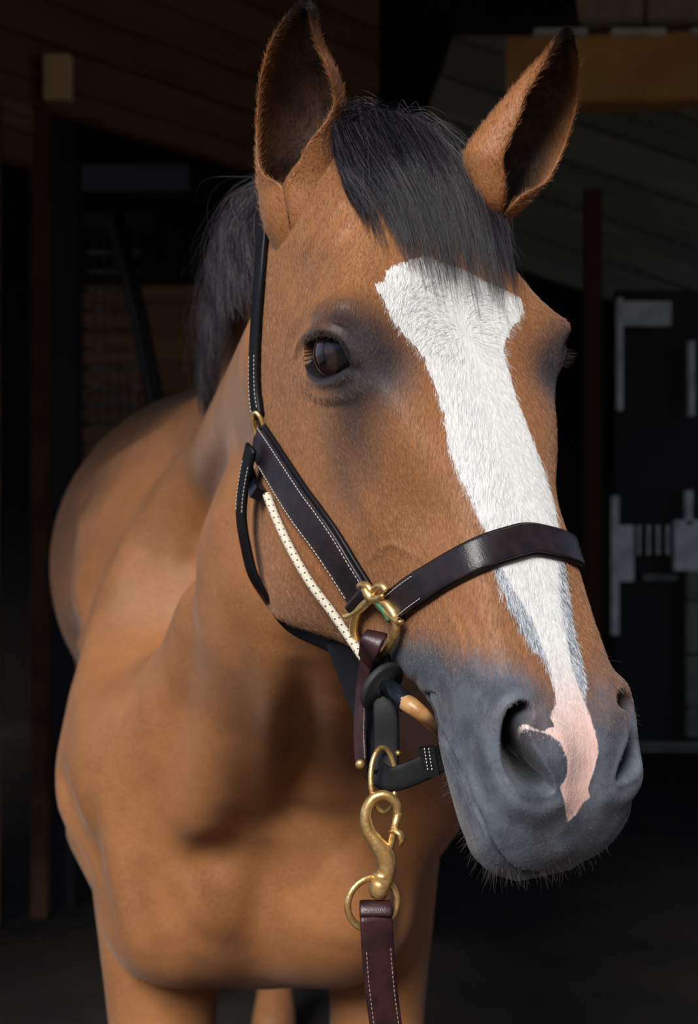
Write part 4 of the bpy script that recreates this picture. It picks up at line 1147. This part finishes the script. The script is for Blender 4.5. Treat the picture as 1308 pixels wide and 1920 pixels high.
# short coat hairs on the head
def coat_hairs(n):
    i = rng.integers(8, NU - 24, n); jn = rng.integers(0, NV, n)
    keep = (ATT['socket'][i, jn] < .02) & (ATT['nostril'][i, jn] < .05) & (ATT['mouth'][i, jn] < .3)
    i, jn = i[keep], jn[keep]; n = len(i)
    fi, fj = rng.random(n)[:, None], rng.random(n)[:, None]
    P = G[i, jn] * (1 - fi) + G[i + 1, jn] * fi; P = P + (G[i, (jn + 1) % NV] - G[i, jn]) * fj
    Nn = GN[i, jn]; D = np.stack([P[:, 0] * .0, np.zeros(n), np.ones(n)], 1)
    # the whorl on the forehead turns the hair outward, then it lies down the face
    wc = pick(868, 622)[0]; r = P - wc; rl = np.linalg.norm(r, axis=1)[:, None]
    k = np.exp(-(rl / .05) ** 2) * (P[:, 2:3] < wc[2] + .03); D = D * (1 - k) + (r / (rl + 1e-6)) * k
    D += np.stack([np.sign(P[:, 0]) * .25, np.zeros(n), np.zeros(n)], 1)
    D += rng.normal(0, .22, (n, 3)); D -= Nn * np.sum(D * Nn, axis=1)[:, None]; D /= np.linalg.norm(D, axis=1)[:, None]
    gray = ATT['gray'][i, jn][:, None]; bz, co = ATT['blaze'][i, jn], ATT['core'][i, jn]
    L = (.0068 - .0046 * gray[:, 0]) * rng.uniform(.6, 1.15, n); L *= 1 - .45 * np.clip(ATT['eyedark'][i, jn], 0, 1); L *= np.where((bz > 0) & (gray[:, 0] < .4), 1.25, 1)
    up = rng.uniform(.10, .26, n)[:, None]
    t = np.array([0, .33, .67, 1.0])[None, :, None]
    C = P[:, None] - Nn[:, None] * .0003 + (D[:, None] * t + Nn[:, None] * (up[:, None] * t * (1.25 - .45 * t))) * L[:, None, None]
    lin = lambda *c: np.array(srgb(*c))[:3]
    m = rng.random((n, 1))
    col = lin(128, 82, 46) * (1 - m) + lin(194, 144, 104) * m
    ed = ATT['eyedark'][i, jn][:, None]
    col = col * (1 - ed * .9) + lin(58, 54, 60) * ed * .9
    g2 = np.clip(gray * 1.2 - .15 + rng.normal(0, .2, (n, 1)), 0, 1)
    mauve = np.exp(-((gray - .35) / .3) ** 2) * .5; col = col * (1 - mauve) + lin(120, 92, 80) * mauve
    col = col * (1 - g2) + ((lin(60, 66, 76) * (1 - m) + lin(126, 132, 140) * m)) * g2
    jg = rng.normal(0, .0012, n) * (1 - .8 * gray[:, 0])
    mk = (bz + jg > 0)[:, None]; ck = (co + jg > 0)[:, None]
    w_ = lin(198, 202, 206) * (1 - m) + lin(246, 246, 244) * m
    roan = np.where(rng.random((n, 1)) < .55, w_, lin(70, 76, 88))
    pk = sstep(P[:, 2:3], .28, .37); w2 = w_ * (1 - pk) + lin(238, 206, 198) * pk
    col = np.where(ck, w2, np.where(mk, roan, col))
    return h2w(C), np.concatenate([col, np.ones((n, 1))], 1)
GN = grid_normals(G)
Pf, Cf = coat_hairs(150000)
hair('coat_hair', Pf, .00010, .00004, hair_mat('short_coat_hair', None, None, .5, tint=True), horse, cols=Cf)
# whiskers on chin, lips and muzzle, lashes round the eye
def bristles(spec, name, mat, r0=.00008):
    out = []
    for (px, py, jx, jy, n, L, dirv, sp) in spec:
        for _ in range(int(n * .7)):
            q = (px + rng.normal(0, jx), py + rng.normal(0, jy)); h, nn = pick(*q, world=True)
            d = nn * .8 + np.array(dirv, float) + rng.normal(0, sp, 3); d /= np.linalg.norm(d)
            l = L * rng.uniform(.3, 1.0); c = rng.normal(0, .12, 3) + np.array([0, 0, -.12])
            out.append([h + d * l * t + c * l * t * t for t in (-.05, .25, .5, .75, 1.0)])
    return hair(name, np.array(out), r0, r0 * .4, mat, horse, shade=rng.random(len(out)))
M_WH = hair_mat('whisker', srgb(20, 18, 20), srgb(84, 80, 78))
bristles([(880, 1590, 14, 14, 40, .012, (-.3, -.1, -.5), .25), (925, 1632, 22, 8, 70, .014, (-.1, -.1, -.8), .25), (1000, 1636, 40, 6, 90, .012, (0, -.1, -.8), .25),
          (1080, 1618, 24, 8, 34, .010, (.2, -.1, -.6), .25), (850, 1500, 8, 40, 26, .010, (-.5, -.1, -.3), .2), (1000, 1560, 50, 22, 46, .008, (0, -.5, -.4), .3),
          (900, 1420, 16, 60, 36, .008, (-.2, -.5, -.2), .3), (1120, 1480, 24, 50, 30, .009, (.3, -.4, -.3), .3), (1185, 1380, 6, 60, 16, .009, (.6, -.2, 0), .3), (845, 1250, 40, 50, 22, .010, (-.4, -.4, -.2), .3)], 'whiskers', M_WH)
M_LASH = hair_mat('eyelash', srgb(14, 12, 13), srgb(60, 52, 48))
lash = []
for t in np.linspace(.12, 1, 70):
    q = catmull([(566, 650), (578, 636), (598, 626), (622, 628), (642, 642), (654, 664)], 100)[int(t * 99)]
    h, nn = pick(q[0] + rng.normal(0, 1.2), q[1] - 4 + rng.normal(0, 1.5), world=True)
    d = nn * .9 + np.array([-.25 + .1 * t, -.1, -.45]) + rng.normal(0, .12, 3); d /= np.linalg.norm(d); l = .0095 * rng.uniform(.6, 1.1)
    lash.append([h + d * l * k + np.array([-.1, 0, .25]) * l * k * k for k in (0, .25, .5, .75, 1)])
hair('eyelashes', np.array(lash), .00014, .00005, M_LASH, horse, shade=rng.random(len(lash)))
hair('eyelashes', h2w(w2h(np.array(lash)) * MIR), .00014, .00005, M_LASH, horse, shade=rng.random(len(lash)))
# fine hair on the ears
for V, ins, tip in EARS:
    na2 = 144; E3 = V.reshape(-1, na2, 3); nr_ = E3.shape[0]
    du = np.gradient(E3, axis=0); dv = np.roll(E3, -1, 1) - np.roll(E3, 1, 1); NN_ = np.cross(du, dv); NN_ /= np.linalg.norm(NN_, axis=2)[..., None] + 1e-12
    cen = E3.mean(1, keepdims=True)
    if np.sum(NN_[:, :72] * (E3[:, :72] - cen)) < 0: NN_ = -NN_
    n_h = 16000; i = rng.integers(6, nr_ - 1, n_h); jn = rng.integers(0, na2, n_h)
    rimj = rng.random(n_h) < .10; jn = np.where(rimj, (np.where(rng.random(n_h) < .5, 72, 0) + rng.integers(-2, 3, n_h)) % na2, jn)
    Pp = E3[i, jn] + rng.normal(0, .0006, (n_h, 3)); U = du[i, jn]; U /= np.linalg.norm(U, axis=1)[:, None] + 1e-9
    Dd = U + NN_[i, jn] * rng.uniform(.15, .5, (n_h, 1)) + rng.normal(0, .25, (n_h, 3)); Dd /= np.linalg.norm(Dd, axis=1)[:, None]
    Lh = rng.uniform(.002, .006, (n_h, 1, 1)) * np.where(jn > 72, 1.5, 1.0)[:, None, None]
    tt = np.array([0, .33, .67, 1.0])[None, :, None]; Cc = Pp[:, None] + Dd[:, None] * tt * Lh
    lin = lambda *c: np.array(srgb(*c))[:3]; m = rng.random((n_h, 1))
    idx = i * na2 + jn; I_ = ins[idx][:, None]; T_ = tip[idx][:, None]
    cc = lin(128, 82, 46) * (1 - m) + lin(186, 130, 84) * m
    cc = cc * (1 - I_) + (lin(26, 20, 16) * (1 - m) + lin(84, 62, 44) * m) * I_; cc = cc * (1 - T_) + lin(16, 14, 15) * T_
    hair('ear_hair', Cc, .00010, .00004, bpy.data.materials['short_coat_hair'], horse, cols=np.concatenate([cc, np.ones((n_h, 1))], 1))
bristles([(600, 730, 24, 10, 16, .020, (-.5, -.3, -.3), .25), (560, 625, 10, 8, 5, .018, (-.5, -.3, .3), .2)], 'eye_whiskers', M_LASH)
